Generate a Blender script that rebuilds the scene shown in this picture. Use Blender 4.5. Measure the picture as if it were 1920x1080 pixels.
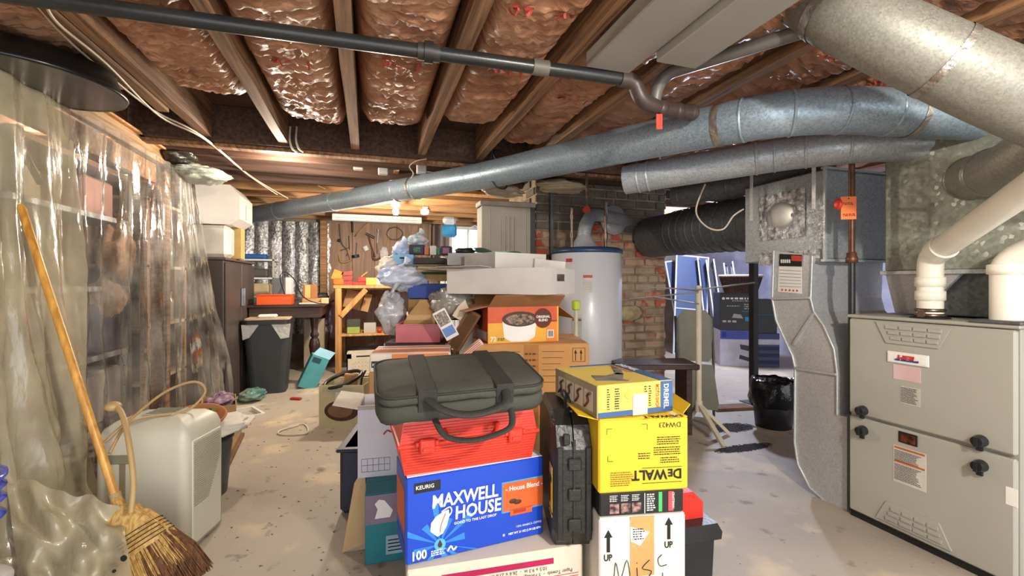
import bpy, math, random
from mathutils import Vector, Matrix, noise
random.seed(7)
for o in list(bpy.data.objects): bpy.data.objects.remove(o)
C = bpy.context.scene.collection
SC = bpy.context.scene
# ------------------------------------------------------------------ camera, world, lights, exposure
PI = math.pi
FPX, HC, HZ, TH = 840.0, 1.05, 530.0, math.radians(17.8)
CT, ST = math.cos(TH), math.sin(TH)
cam = bpy.data.objects.new('camera', bpy.data.cameras.new('camera'))
C.objects.link(cam)
cam.location = (0, 0, HC); cam.rotation_euler = (PI/2, 0, -TH)
cam.data.sensor_width = 36; cam.data.lens = FPX*36/1920; cam.data.shift_y = -10/1920
cam.data.clip_start = .02; cam.data.clip_end = 60
SC.camera = cam
SC.view_settings.view_transform = 'Standard'
SC.view_settings.look = 'None'
SC.view_settings.exposure = 0.95
SC.view_settings.gamma = 1
SC.view_settings.use_curve_mapping = False
w = bpy.data.worlds.new('world'); SC.world = w; w.use_nodes = True
w.node_tree.nodes['Background'].inputs[0].default_value = (.93, .96, 1, 1)
w.node_tree.nodes['Background'].inputs[1].default_value = 1.5
def lamp(name, loc, power, color, radius=.05):
    l = bpy.data.lights.new(name, 'POINT'); l.energy = power; l.color = color; l.shadow_soft_size = radius
    o = bpy.data.objects.new(name, l); o.location = loc; C.objects.link(o); return o
lamp('ceiling_lamp_near', (.85, -.55, 1.72), 78, (1, .93, .83), .05)
lamp('fill_light_middle', (-.55, 3.35, 1.80), 22, (1, .88, .72), .06)  # unseen fill added to brighten the middle of the room, no fixture here
lamp('bulb_lamp_far', (.13, 4.55, 1.62), 55, (1, .88, .70), .06)
lamp('ceiling_lamp_right_room', (4.0, 4.3, 1.8), 110, (.70, .78, 1), .08)
lamp('shelf_fill_light', (-1.70, 2.95, 1.84), 14, (1, .87, .74), .05)  # added fill that brightens the shelves and wall behind the plastic sheet

# ------------------------------------------------------------------ geometry helpers
def W(l, d, z=0): return Vector((d*ST + l*CT, d*CT - l*ST, z))
def P(u, v, d): return W((u-960)/FPX*d, d, HC - (v-HZ)/FPX*d)
def PX(u, v, x):
    L = (u-960)/FPX; return P(u, v, x/(ST + L*CT))
def PY(u, v, y):
    L = (u-960)/FPX; return P(u, v, y/(CT - L*ST))
def PZ(u, v, z): return P(u, v, (HC - z)*FPX/(v-HZ))

class MB:
    def __init__(s): s.v = []; s.f = []; s.sm = []
    def add(s, vs, fs, smooth=False):
        n = len(s.v); s.v += [tuple(v) for v in vs]; s.f += [tuple(i+n for i in f) for f in fs]; s.sm += [smooth]*len(fs); return s
    def box(s, a, b, M=None, bev=0):
        x0, y0, z0 = a; x1, y1, z1 = b
        if bev <= 0:
            vs = [(x0,y0,z0),(x1,y0,z0),(x1,y1,z0),(x0,y1,z0),(x0,y0,z1),(x1,y0,z1),(x1,y1,z1),(x0,y1,z1)]
            fs = [(0,3,2,1),(4,5,6,7),(0,1,5,4),(1,2,6,5),(2,3,7,6),(3,0,4,7)]
        else:
            vs = []; fs = []; idx = {}
            bb = min(bev, (x1-x0)*.45, (y1-y0)*.45, (z1-z0)*.45)
            X=(x0,x1); Y=(y0,y1); Z=(z0,z1)
            for i in (0,1):
                for j in (0,1):
                    for k in (0,1):
                        dx = bb if i == 0 else -bb; dy = bb if j == 0 else -bb; dz = bb if k == 0 else -bb
                        idx[i,j,k,0] = len(vs); vs.append((X[i], Y[j]+dy, Z[k]+dz))
                        idx[i,j,k,1] = len(vs); vs.append((X[i]+dx, Y[j], Z[k]+dz))
                        idx[i,j,k,2] = len(vs); vs.append((X[i]+dx, Y[j]+dy, Z[k]))
            c = Vector(((x0+x1)/2,(y0+y1)/2,(z0+z1)/2))
            def F(l):
                p = [Vector(vs[q]) for q in l]; n = (p[1]-p[0]).cross(p[2]-p[0]); m = sum(p, Vector())/len(p)-c
                fs.append(tuple(l) if n.dot(m) > 0 else tuple(reversed(l)))
            for i in (0,1):
                F([idx[i,0,0,0],idx[i,1,0,0],idx[i,1,1,0],idx[i,0,1,0]])
                F([idx[0,i,0,1],idx[1,i,0,1],idx[1,i,1,1],idx[0,i,1,1]])
                F([idx[0,0,i,2],idx[1,0,i,2],idx[1,1,i,2],idx[0,1,i,2]])
                for j in (0,1):
                    F([idx[i,j,0,0],idx[i,j,1,0],idx[i,j,1,1],idx[i,j,0,1]])
                    F([idx[i,0,j,0],idx[i,1,j,0],idx[i,1,j,2],idx[i,0,j,2]])
                    F([idx[0,i,j,1],idx[1,i,j,1],idx[1,i,j,2],idx[0,i,j,2]])
                    for k in (0,1): F([idx[i,j,k,0],idx[i,j,k,1],idx[i,j,k,2]])
        if M is not None: vs = [M @ Vector(v) for v in vs]
        return s.add(vs, fs)
    def bar(s, p, q, w, t=None, up=(0,0,1)):
        p = Vector(p); q = Vector(q); t = t or w; d = q-p; L = d.length; d.normalize()
        u = Vector(up)
        if abs(d.dot(u)) > .98: u = Vector((1,0,0))
        x = d.cross(u).normalized(); z = x.cross(d)
        M = Matrix(((x.x,d.x,z.x,p.x),(x.y,d.y,z.y,p.y),(x.z,d.z,z.z,p.z),(0,0,0,1)))
        return s.box((-w/2,0,-t/2),(w/2,L,t/2), M, min(w,t)*.08)
    def tube(s, pts, r, n=14, cap=True, flat=1.0):
        pts = [Vector(p) for p in pts]; m = len(pts); rs = r if isinstance(r, (list,tuple)) else [r]*m
        vs = []; fs = []; u = None
        for i, p in enumerate(pts):
            t = (pts[min(i+1,m-1)]-pts[max(i-1,0)]).normalized()
            if u is None:
                a = Vector((0,0,1)) if abs(t.z) < .9 else Vector((1,0,0)); u = t.cross(a).normalized()
            else: u = (u - t*u.dot(t)).normalized()
            b = t.cross(u)
            for k in range(n):
                A = 2*PI*k/n; vs.append(p + (u*math.cos(A) + b*math.sin(A)*flat)*rs[i])
        for i in range(m-1):
            for k in range(n):
                k2 = (k+1) % n; fs.append((i*n+k, i*n+k2, (i+1)*n+k2, (i+1)*n+k))
        s.add(vs, fs, True)
        if cap: s.add(vs[:n], [tuple(range(n-1,-1,-1))]); s.add(vs[-n:], [tuple(range(n))])
        return s
    def lathe(s, prof, n=24, c=(0,0,0), sx=1, sy=1, smooth=True):
        vs = []; fs = []; m = len(prof)
        for r, z in prof:
            for k in range(n):
                A = 2*PI*k/n; vs.append((c[0]+r*math.cos(A)*sx, c[1]+r*math.sin(A)*sy, c[2]+z))
        for i in range(m-1):
            for k in range(n):
                k2 = (k+1) % n; fs.append((i*n+k, i*n+k2, (i+1)*n+k2, (i+1)*n+k))
        s.add(vs, fs, smooth)
        if prof[0][0] > .0005: s.add(vs[:n], [tuple(range(n-1,-1,-1))])
        if prof[-1][0] > .0005: s.add(vs[-n:], [tuple(range(n))])
        return s
    def prism(s, poly, off):
        poly = [Vector(p) for p in poly]; off = Vector(off); n = len(poly)
        nrm = Vector()
        for i in range(n):
            nrm += poly[i].cross(poly[(i+1)%n])
        if nrm.dot(off) > 0: poly.reverse()
        s.add(poly + [p+off for p in poly], [tuple(range(n)), tuple(range(2*n-1,n-1,-1))] + [(i, i+n, (i+1)%n+n, (i+1)%n) for i in range(n)])
        return s
    def grid(s, fn, nx, ny, smooth=True):
        vs = [fn(i/nx, j/ny) for j in range(ny+1) for i in range(nx+1)]
        fs = [(j*(nx+1)+i, j*(nx+1)+i+1, (j+1)*(nx+1)+i+1, (j+1)*(nx+1)+i) for j in range(ny) for i in range(nx)]
        return s.add(vs, fs, smooth)
    def ball(s, c, r, n=12, m=8, sc=(1,1,1), nz=0, f=8):
        vs = []; fs = []
        for j in range(m+1):
            a = -PI/2 + PI*j/m
            for i in range(n):
                b = 2*PI*i/n; d = Vector((math.cos(a)*math.cos(b), math.cos(a)*math.sin(b), math.sin(a)))
                k = 1 + (nz*noise.noise((d + Vector(c))*f*.3) if nz else 0)
                vs.append((c[0]+d.x*r*sc[0]*k, c[1]+d.y*r*sc[1]*k, c[2]+d.z*r*sc[2]*k))
        for j in range(m):
            for i in range(n): fs.append((j*n+i, j*n+(i+1)%n, (j+1)*n+(i+1)%n, (j+1)*n+i))
        return s.add(vs, fs, True)
    def mesh(s, name, m):
        me = bpy.data.meshes.new(name); me.from_pydata(s.v, [], s.f); me.polygons.foreach_set('use_smooth', s.sm)
        me.materials.append(m); me.update(); return me
    def build(s, name, m, parent=None, loc=None, rot=None):
        o = bpy.data.objects.new(name, s.mesh(name, m)); C.objects.link(o)
        if parent: o.parent = parent
        if loc is not None: o.location = loc
        if rot is not None: o.rotation_euler = rot
        return o
def tag(o, label=None, cat=None, group=None, kind=None):
    if label: o['label'] = label
    if cat: o['category'] = cat
    if group: o['group'] = group
    if kind: o['kind'] = kind
    return o
def thing(name, label, cat, loc=(0,0,0), yaw=0, group=None, rot=None):
    o = bpy.data.objects.new(name, None); C.objects.link(o); o.empty_display_size = .05
    o.location = loc; o.rotation_euler = rot if rot else (0, 0, yaw)
    return tag(o, label, cat, group)
def camyaw(deg): return math.radians(deg) - TH
def copy_tree(o, parent=None):
    c = o.copy(); C.objects.link(c)
    if parent: c.parent = parent
    for ch in list(o.children): copy_tree(ch, c)
    return c
def bezier_path(pts, n=8):
    pts = [Vector(p) for p in pts]; out = []
    for i in range(len(pts)-1):
        p0 = pts[max(i-1,0)]; p1 = pts[i]; p2 = pts[i+1]; p3 = pts[min(i+2,len(pts)-1)]
        for k in range(n):
            t = k/n; out.append(.5*((2*p1)+(p2-p0)*t+(2*p0-5*p1+4*p2-p3)*t*t+(3*p1-p0-3*p2+p3)*t**3))
    out.append(pts[-1]); return out
def elbow_path(pts, rad, n=4):
    pts = [Vector(p) for p in pts]; out = [pts[0]]
    for i in range(1, len(pts)-1):
        a = pts[i-1]-pts[i]; b = pts[i+1]-pts[i]; r = min(rad, a.length*.48, b.length*.48)
        a.normalize(); b.normalize(); A = pts[i]+a*r; B = pts[i]+b*r
        for k in range(n+1):
            t = k/n; out.append(A*(1-t)**2 + pts[i]*2*t*(1-t) + B*t*t)
    out.append(pts[-1]); return out

# ------------------------------------------------------------------ materials
def rgb(h):
    h = h.lstrip('#'); c = [int(h[i:i+2],16)/255 for i in (0,2,4)]
    return tuple((x/12.92 if x <= .04045 else ((x+.055)/1.055)**2.4) for x in c) + (1,)
MC = {}
def mat(h, rough=.7, metal=0, var=.12, scale=8, bump=.0, bscale=60, h2=None, coat=0, stretch=None, trans=0):
    key = (h, rough, metal, var, scale, bump, bscale, h2, coat, stretch, trans)
    if key in MC: return MC[key]
    m = bpy.data.materials.new('mat_'+h.lstrip('#')); m.use_nodes = True; nt = m.node_tree; N = nt.nodes; L = nt.links
    b = N['Principled BSDF']; b.inputs['Roughness'].default_value = rough; b.inputs['Metallic'].default_value = metal
    if coat: b.inputs['Coat Weight'].default_value = coat; b.inputs['Coat Roughness'].default_value = .15
    if trans: b.inputs['Transmission Weight'].default_value = trans
    c = rgb(h); c2 = rgb(h2) if h2 else tuple(x*(1-var*1.6) for x in c[:3])+(1,)
    tc = N.new('ShaderNodeTexCoord'); mp = N.new('ShaderNodeMapping'); L.new(tc.outputs['Object'], mp.inputs[0])
    if stretch: mp.inputs['Scale'].default_value = stretch
    n1 = N.new('ShaderNodeTexNoise'); n1.inputs['Scale'].default_value = scale; n1.inputs['Detail'].default_value = 5
    L.new(mp.outputs[0], n1.inputs['Vector'])
    r = N.new('ShaderNodeValToRGB'); r.color_ramp.elements[0].position = .38; r.color_ramp.elements[1].position = .66
    r.color_ramp.elements[0].color = c2; r.color_ramp.elements[1].color = c
    L.new(n1.outputs[0], r.inputs[0]); L.new(r.outputs[0], b.inputs['Base Color'])
    if bump:
        n2 = N.new('ShaderNodeTexNoise'); n2.inputs['Scale'].default_value = bscale; n2.inputs['Detail'].default_value = 4
        L.new(mp.outputs[0], n2.inputs['Vector']); bp = N.new('ShaderNodeBump'); bp.inputs['Strength'].default_value = bump
        bp.inputs['Distance'].default_value = .01; L.new(n2.outputs[0], bp.inputs['Height']); L.new(bp.outputs[0], b.inputs['Normal'])
    MC[key] = m; return m
def galv(h1='#8f959b', h2='#6c737a', sc=60, rough=.42, metal=.75, name='galvanised', speck=0):
    m = bpy.data.materials.new(name); m.use_nodes = True; nt = m.node_tree; N = nt.nodes; L = nt.links; b = N['Principled BSDF']
    tc = N.new('ShaderNodeTexCoord'); v = N.new('ShaderNodeTexVoronoi'); v.inputs['Scale'].default_value = sc
    n = N.new('ShaderNodeTexNoise'); n.inputs['Scale'].default_value = 5; n.inputs['Detail'].default_value = 6
    L.new(tc.outputs['Object'], v.inputs['Vector']); L.new(tc.outputs['Object'], n.inputs['Vector'])
    sep = N.new('ShaderNodeSeparateColor'); L.new(v.outputs['Color'], sep.inputs[0])
    mx = N.new('ShaderNodeMath'); mx.operation = 'MULTIPLY_ADD'; mx.inputs[1].default_value = .45; L.new(sep.outputs[0], mx.inputs[0])
    ml = N.new('ShaderNodeMath'); ml.operation = 'MULTIPLY'; ml.inputs[1].default_value = .6; L.new(n.outputs[0], ml.inputs[0]); L.new(ml.outputs[0], mx.inputs[2])
    r = N.new('ShaderNodeValToRGB'); r.color_ramp.elements[0].position = .25; r.color_ramp.elements[0].color = rgb(h2)
    r.color_ramp.elements[1].position = .75; r.color_ramp.elements[1].color = rgb(h1)
    if speck:
        e = r.color_ramp.elements.new(.81); e.color = rgb('#d8dcd4')
    L.new(mx.outputs[0], r.inputs[0]); L.new(r.outputs[0], b.inputs['Base Color'])
    b.inputs['Metallic'].default_value = metal
    rr = N.new('ShaderNodeMapRange'); rr.inputs[3].default_value = rough-.1; rr.inputs[4].default_value = rough+.15
    L.new(sep.outputs[1], rr.inputs[0]); L.new(rr.outputs[0], b.inputs['Roughness'])
    bp = N.new('ShaderNodeBump'); bp.inputs['Strength'].default_value = .12; bp.inputs['Distance'].default_value = .01
    L.new(n.outputs[0], bp.inputs['Height']); L.new(bp.outputs[0], b.inputs['Normal'])
    return m
def wood(h1, h2, rough=.7, sc=(30, 1.2, 30), bump=.25):
    m = bpy.data.materials.new('wood'); m.use_nodes = True; nt = m.node_tree; N = nt.nodes; L = nt.links; b = N['Principled BSDF']
    tc = N.new('ShaderNodeTexCoord'); mp = N.new('ShaderNodeMapping'); mp.inputs['Scale'].default_value = sc
    n = N.new('ShaderNodeTexNoise'); n.inputs['Scale'].default_value = 1.6; n.inputs['Detail'].default_value = 8; n.inputs['Distortion'].default_value = .6
    oi = N.new('ShaderNodeObjectInfo'); ad = N.new('ShaderNodeVectorMath'); ad.operation = 'ADD'
    L.new(tc.outputs['Object'], ad.inputs[0]); L.new(oi.outputs['Random'], ad.inputs[1]); L.new(ad.outputs[0], mp.inputs[0]); L.new(mp.outputs[0], n.inputs['Vector'])
    r = N.new('ShaderNodeValToRGB'); r.color_ramp.elements[0].position = .35; r.color_ramp.elements[0].color = rgb(h2)
    r.color_ramp.elements[1].position = .65; r.color_ramp.elements[1].color = rgb(h1)
    L.new(n.outputs[0], r.inputs[0]); L.new(r.outputs[0], b.inputs['Base Color']); b.inputs['Roughness'].default_value = rough
    bp = N.new('ShaderNodeBump'); bp.inputs['Strength'].default_value = bump; bp.inputs['Distance'].default_value = .004
    L.new(n.outputs[0], bp.inputs['Height']); L.new(bp.outputs[0], b.inputs['Normal']); return m
def clear(h, alpha, rough=.15, bump=.3, bs=25, cloud=.25):
    """clear or milky plastic film: mostly see-through, a hazy part and a glossy coat"""
    m = bpy.data.materials.new('plastic_film'); m.use_nodes = True; nt = m.node_tree; N = nt.nodes; L = nt.links
    out = N['Material Output']; b = N['Principled BSDF']; b.inputs['Base Color'].default_value = rgb(h); b.inputs['Roughness'].default_value = rough
    b.inputs['Specular IOR Level'].default_value = .6
    t = N.new('ShaderNodeBsdfTransparent'); mix = N.new('ShaderNodeMixShader')
    g = N.new('ShaderNodeBsdfGlossy'); g.inputs['Roughness'].default_value = .12; mix2 = N.new('ShaderNodeMixShader')
    tc = N.new('ShaderNodeTexCoord'); n = N.new('ShaderNodeTexNoise'); n.inputs['Scale'].default_value = bs; n.inputs['Detail'].default_value = 5
    mp = N.new('ShaderNodeMapping'); mp.inputs['Scale'].default_value = (1, 1, .35); L.new(tc.outputs['Object'], mp.inputs[0]); L.new(mp.outputs[0], n.inputs['Vector'])
    bp = N.new('ShaderNodeBump'); bp.inputs['Strength'].default_value = bump; bp.inputs['Distance'].default_value = .02
    L.new(n.outputs[0], bp.inputs['Height']); L.new(bp.outputs[0], b.inputs['Normal']); L.new(bp.outputs[0], g.inputs['Normal'])
    n3 = N.new('ShaderNodeTexNoise'); n3.inputs['Scale'].default_value = 4; n3.inputs['Detail'].default_value = 6; L.new(tc.outputs['Object'], n3.inputs['Vector'])
    mr = N.new('ShaderNodeMapRange'); mr.inputs[1].default_value = .35; mr.inputs[2].default_value = .7
    mr.inputs[3].default_value = max(0, alpha-cloud*.5); mr.inputs[4].default_value = min(1, alpha+cloud*.5)
    L.new(n3.outputs[0], mr.inputs[0]); L.new(mr.outputs[0], mix.inputs[0]); L.new(t.outputs[0], mix.inputs[1]); L.new(b.outputs[0], mix.inputs[2])
    fr = N.new('ShaderNodeFresnel'); fr.inputs['IOR'].default_value = 1.5; L.new(bp.outputs[0], fr.inputs['Normal'])
    L.new(fr.outputs[0], mix2.inputs[0]); L.new(mix.outputs[0], mix2.inputs[1]); L.new(g.outputs[0], mix2.inputs[2]); L.new(mix2.outputs[0], out.inputs[0])
    return m
def emit(h, s):
    m = bpy.data.materials.new('glow'); m.use_nodes = True; b = m.node_tree.nodes['Principled BSDF']
    b.inputs['Base Color'].default_value = rgb(h); b.inputs['Emission Color'].default_value = rgb(h); b.inputs['Emission Strength'].default_value = s; return m
GALV = galv('#b4b8bb', '#92979a', 150, .42, .4); GALV_B = galv('#a3b3be', '#82929e', 160, .38, .45, 'galvanised_blue'); GALV_W = galv('#97958a', '#827f73', 190, .48, .4, 'galvanised_warm')
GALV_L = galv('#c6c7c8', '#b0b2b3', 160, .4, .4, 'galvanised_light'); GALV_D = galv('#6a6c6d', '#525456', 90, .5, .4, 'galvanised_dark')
FOIL = mat('#e2e2e4', .28, .55, .3, 30, 1.0, 45, '#8d8d90'); STEEL = mat('#a8a8a8', .35, .9, .2, 10); BRASS = mat('#8a6a48', .4, .7, .2)
BLACK = mat('#1d1d1e', .5, 0, .3); BLACKP = mat('#26272a', .38, 0, .25, 6, .1, 90); WHITE = mat('#e6e3dc', .6, 0, .06); PAPER = mat('#ebe8e0', .8, 0, .06)
CARD = mat('#b98d5c', .85, 0, .14, 5, .05, 80); CARD_D = mat('#7d5735', .85, 0, .15, 5); CARD_L = mat('#cdaa7c', .85, 0, .1, 5)
CREAM = mat('#d9d2bf', .55, 0, .06); PVC = mat('#e9e2d2', .35, 0, .05); RED = mat('#cf2d20', .4, 0, .1, 6, .05, 100); TAN = mat('#cbb491', .6)
JOIST = wood('#a0754f', '#5f3f28'); JOIST_D = wood('#5b3d2b', '#33211a'); JOIST_L = wood('#b88c5e', '#8a6440', sc=(1.2, 30, 30)); PINE = wood('#d8a566', '#b07d45', sc=(20, 20, 2)); DARKW = wood('#4a3128', '#2a1a15', .45, (2, 25, 25))
JOIST_DX = wood('#5e4130', '#33211a', sc=(1.2, 30, 30)); HANDLEW = wood('#e0a850', '#b57a2c', .35, (30, 30, 2), .1)
INK = mat('#151515', .7, 0, .05); RUBBER = mat('#141415', .6, 0, .2)

# ------------------------------------------------------------------ cartons, decals, lettering
FACES = {'front': ((1,0,0),(0,0,1),(0,-1,0)), 'left': ((0,-1,0),(0,0,1),(-1,0,0)), 'top': ((1,0,0),(0,1,0),(0,0,1)), 'right': ((0,1,0),(0,0,1),(1,0,0)),
         'xneg': ((0,-1,0),(0,0,1),(-1,0,0))}
def fbasis(face, org):
    r, u, n = [Vector(a) for a in FACES[face]]; o = Vector(org)
    return Matrix(((r.x,u.x,n.x,o.x),(r.y,u.y,n.y,o.y),(r.z,u.z,n.z,o.z),(0,0,0,1)))
def patch(name, parent, face, org, poly, m, t=.0012, label=None):
    """flat piece on a face: poly in face coordinates (right, up) about org"""
    if len(poly) == 4 and not isinstance(poly[0], tuple): a, b, c, d = poly; poly = [(a,b),(c,b),(c,d),(a,d)]
    M = fbasis(face, org); mb = MB(); mb.prism([M @ Vector((x, y, .0002)) for x, y in poly], (M.to_3x3() @ Vector((0,0,1)))*t)
    o = mb.build(name, m, parent)
    if label: o['label'] = label
    return o
def words(parent, s, size, face, org, x, y, m, rot=0, bold=0, align='LEFT', sx=1, name='lettering', off=.0018, shear=0, sp=1):
    cu = bpy.data.curves.new('t', 'FONT'); cu.body = s; cu.size = size; cu.offset = bold; cu.align_x = align; cu.resolution_u = 2; cu.shear = shear; cu.space_line = sp
    t = bpy.data.objects.new('t', cu); C.objects.link(t); bpy.context.view_layer.update()
    dg = bpy.context.evaluated_depsgraph_get(); me = bpy.data.meshes.new_from_object(t.evaluated_get(dg)); bpy.data.objects.remove(t)
    M = fbasis(face, org) @ Matrix.Translation((x, y, off)) @ Matrix.Rotation(math.radians(rot), 4, 'Z') @ Matrix.Diagonal((sx, 1, 1, 1))
    me.transform(M); me.materials.clear(); me.materials.append(m); me.name = name
    o = bpy.data.objects.new(name, me); C.objects.link(o); o.parent = parent; return o
def scribble(parent, face, org, x0, y0, x1, rows, dy, m, h=.0025, name='small_print', rng=None):
    """rows of unreadable fine print, as thin raised dashes"""
    rng = rng or random.Random(3); M = fbasis(face, org); mb = MB(); N = M.to_3x3() @ Vector((0,0,1))
    for i in range(rows):
        x = x0; y = y0 - i*dy; xe = x1 - rng.random()*(x1-x0)*.25
        while x < xe:
            w_ = (.25+rng.random())*h*2.2; e = min(x+w_, xe)
            mb.prism([M @ Vector(q) for q in ((x,y,.0014),(e,y,.0014),(e,y+h,.0014),(x,y+h,.0014))], N*.0004); x = e + h*.7
    return mb.build(name, m, parent)
def carton(name, label, cat, loc, yaw, w_, d_, h_, m, flaps=True, tape=None, group=None, bev=.004, rot=None):
    """closed box: body, top flaps with a real centre gap, tape strip; origin at its front left bottom corner"""
    t = thing(name, label, cat, loc, yaw, group, rot)
    MB().box((0,0,0),(w_,d_,h_), None, bev).build('box_body', m, t)
    if flaps:
        for a, b in ((.002, d_/2-.0015), (d_/2+.0015, d_-.002)):
            MB().box((.002,a,h_),(w_-.002,b,h_+.003), None, .001).build('top_flap', m, t)
        if tape: MB().box((-.001,d_/2-.024,h_+.0022),(w_+.001,d_/2+.024,h_+.004)).build('tape_strip', tape, t)
    return t
def open_box(name, label, cat, loc, yaw, w_, d_, h_, m, mi=None, th=.004, flaps=(), fl=.12, group=None, rot=None):
    """open-topped box: bottom, four walls as one body, and leaning flaps as parts: flaps=[(side, angle_deg)]"""
    t = thing(name, label, cat, loc, yaw, group, rot); mb = MB(); mi = mi or m
    mb.box((0,0,0),(w_,d_,th)); mb.box((0,0,th),(w_,th,h_)); mb.box((0,d_-th,th),(w_,d_,h_)); mb.box((0,th,th),(th,d_-th,h_)); mb.box((w_-th,th,th),(w_,d_-th,h_))
    mb.build('box_body', m, t)
    for side, ang in flaps:
        a = math.radians(ang); c, s_ = math.cos(a)*fl, math.sin(a)*fl
        q = {'f': [(0,0,h_),(w_,0,h_),(w_-.01,-c,h_+s_),(.01,-c,h_+s_)], 'b': [(0,d_,h_),(w_,d_,h_),(w_-.01,d_+c,h_+s_),(.01,d_+c,h_+s_)],
             'l': [(0,0,h_),(0,d_,h_),(-c,d_-.01,h_+s_),(-c,.01,h_+s_)], 'r': [(w_,0,h_),(w_,d_,h_),(w_+c,d_-.01,h_+s_),(w_+c,.01,h_+s_)]}[side]
        n = (Vector(q[1])-Vector(q[0])).cross(Vector(q[3])-Vector(q[0])).normalized()*.003
        MB().prism(q, n).build('flap', mi, t)
    return t
# ------------------------------------------------------------------ the setting
def struct(name, mb, m, parent=None): return tag(mb.build(name, m, parent), kind='structure')
def floor_material():
    m = bpy.data.materials.new('painted_concrete'); m.use_nodes = True; nt = m.node_tree; N = nt.nodes; L = nt.links; b = N['Principled BSDF']
    tc = N.new('ShaderNodeTexCoord')
    def nz(s, d, lo, hi):
        n = N.new('ShaderNodeTexNoise'); n.inputs['Scale'].default_value = s; n.inputs['Detail'].default_value = d; L.new(tc.outputs['Object'], n.inputs['Vector'])
        r = N.new('ShaderNodeMapRange'); r.inputs[1].default_value = lo; r.inputs[2].default_value = hi; L.new(n.outputs[0], r.inputs[0]); return r.outputs[0], n.outputs[0]
    def mixc(f, a, c):
        x = N.new('ShaderNodeMix'); x.data_type = 'RGBA'; L.new(f, x.inputs[0])
        if isinstance(a, tuple): x.inputs[6].default_value = a
        else: L.new(a, x.inputs[6])
        x.inputs[7].default_value = c; return x.outputs[2]
    f1, _ = nz(1.1, 8, .35, .7); c = mixc(f1, rgb('#b3a89b'), rgb('#a29688'))
    f2, _ = nz(2.6, 9, .56, .66); c = mixc(f2, c, rgb('#cbbba0'))
    f3, _ = nz(9, 8, .62, .70); c = mixc(f3, c, rgb('#83796c'))
    f4, h = nz(38, 5, .70, .74); c = mixc(f4, c, rgb('#5e564c'))
    L.new(c, b.inputs['Base Color']); b.inputs['Roughness'].default_value = .62
    bp = N.new('ShaderNodeBump'); bp.inputs['Strength'].default_value = .25; bp.inputs['Distance'].default_value = .006; L.new(h, bp.inputs['Height']); L.new(bp.outputs[0], b.inputs['Normal'])
    return m
struct('floor', MB().box((-2.1,-1.2,-.05),(6.0,6.9,0)), floor_material())
wl = struct('wall_left', MB().box((-2.1,-1.2,0),(-1.95,6.9,2.12)), mat('#7d5a44', .9, 0, .4, 6, .6, 20, '#4a342a'))
wb = struct('wall_back', MB().box((-1.95,6.75,0),(5.8,6.9,2.12)), mat('#a99a8c', .9, 0, .2, 5, .5, 20))
struct('wall_right', MB().box((5.8,-1.2,0),(6.0,6.9,2.12)), mat('#a9a6ba', .9, 0, .2, 4, .5, 20))
ce = struct('ceiling', MB().box((-2.1,-1.2,2.1),(6.0,6.9,2.14)), mat('#5a3b2a', .9, 0, .3, 6))
# subfloor boards beyond the beam
rng = random.Random(11)
bme = MB().box((-.068,-1.8,-.012),(.068,1.8,0), None, .003).mesh('subfloor_board', JOIST)
for i in range(30):
    o = bpy.data.objects.new('subfloor_board', bme); C.objects.link(o); o.parent = ce; o.location = (-1.86+i*.142, 4.9, 2.1-rng.random()*.004)
# joists over the front half run away from the camera
jx = [-1.70,-1.30,-.897,-.49,-.077,.337,.732,1.118,1.52,1.93,2.33,2.73,3.13,3.53,3.93,4.33,4.73,5.13]
def jmesh(w_, y0, y1, z0, z1, m, seed, nm='joist'):
    r = random.Random(seed); mb = MB(); n = 14; vs = []; fs = []
    for i in range(n+1):
        y = y0+(y1-y0)*i/n; a = (r.random()-.5)*.006; b = (r.random()-.5)*.004
        vs += [(-w_/2+a,y,z0+b),(w_/2+a,y,z0+b),(w_/2,y,z1),(-w_/2,y,z1)]
    for i in range(n):
        for k in range(4): fs.append((i*4+k, i*4+(k+1)%4, i*4+4+(k+1)%4, i*4+4+k))
    fs += [(3,2,1,0), (n*4,n*4+1,n*4+2,n*4+3)]
    return mb.add(vs, fs).mesh(nm, m)
jm = [jmesh(.05, -1.0, 3.03, 1.9, 2.1, JOIST, s) for s in (1, 2, 3)]
for i, x in enumerate(jx):
    o = bpy.data.objects.new('joist', jm[i % 3]); C.objects.link(o); o.parent = ce; o.location = (x, 0, 0)
o = bpy.data.objects.new('joist', jmesh(.045, -1.0, 2.6, 1.885, 2.1, JOIST, 9)); C.objects.link(o); o.parent = ce; o.location = (-.95, 0, 0)
# beam and the joists past it, which run across
MB().box((-1.95,3.04,1.885),(5.8,3.09,2.1), None, .004).build('beam', JOIST_D, ce)
MB().box((-1.95,3.09,1.865),(5.8,3.16,1.90), None, .004).build('ledger_board', JOIST, ce)
jdim = MB().box((-1.95,-.02,1.9),(5.8,.02,2.1), None, .004).mesh('joist', JOIST_DX)
jlit = MB().box((-1.95,-.02,1.9),(5.8,.02,2.1), None, .004).mesh('joist', JOIST_L)
for i in range(9):
    o = bpy.data.objects.new('joist', jdim if i < 3 else jlit); C.objects.link(o); o.parent = ce; o.location = (0, 3.47+.38*i, 0)  # far bulb's light painted in: first joists dark, the further ones paler
    if i < 2:   # bridging block between joists
        for x in (.2, 1.9): MB().box((x,3.50+.38*i,1.95),(x+.04,3.82+.38*i,2.06), None, .003).build('blocking', JOIST_L, ce)
MB().box((.55,4.05,1.87),(1.75,4.2,1.9), None, .003).build('plank', PINE, ce)

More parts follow.
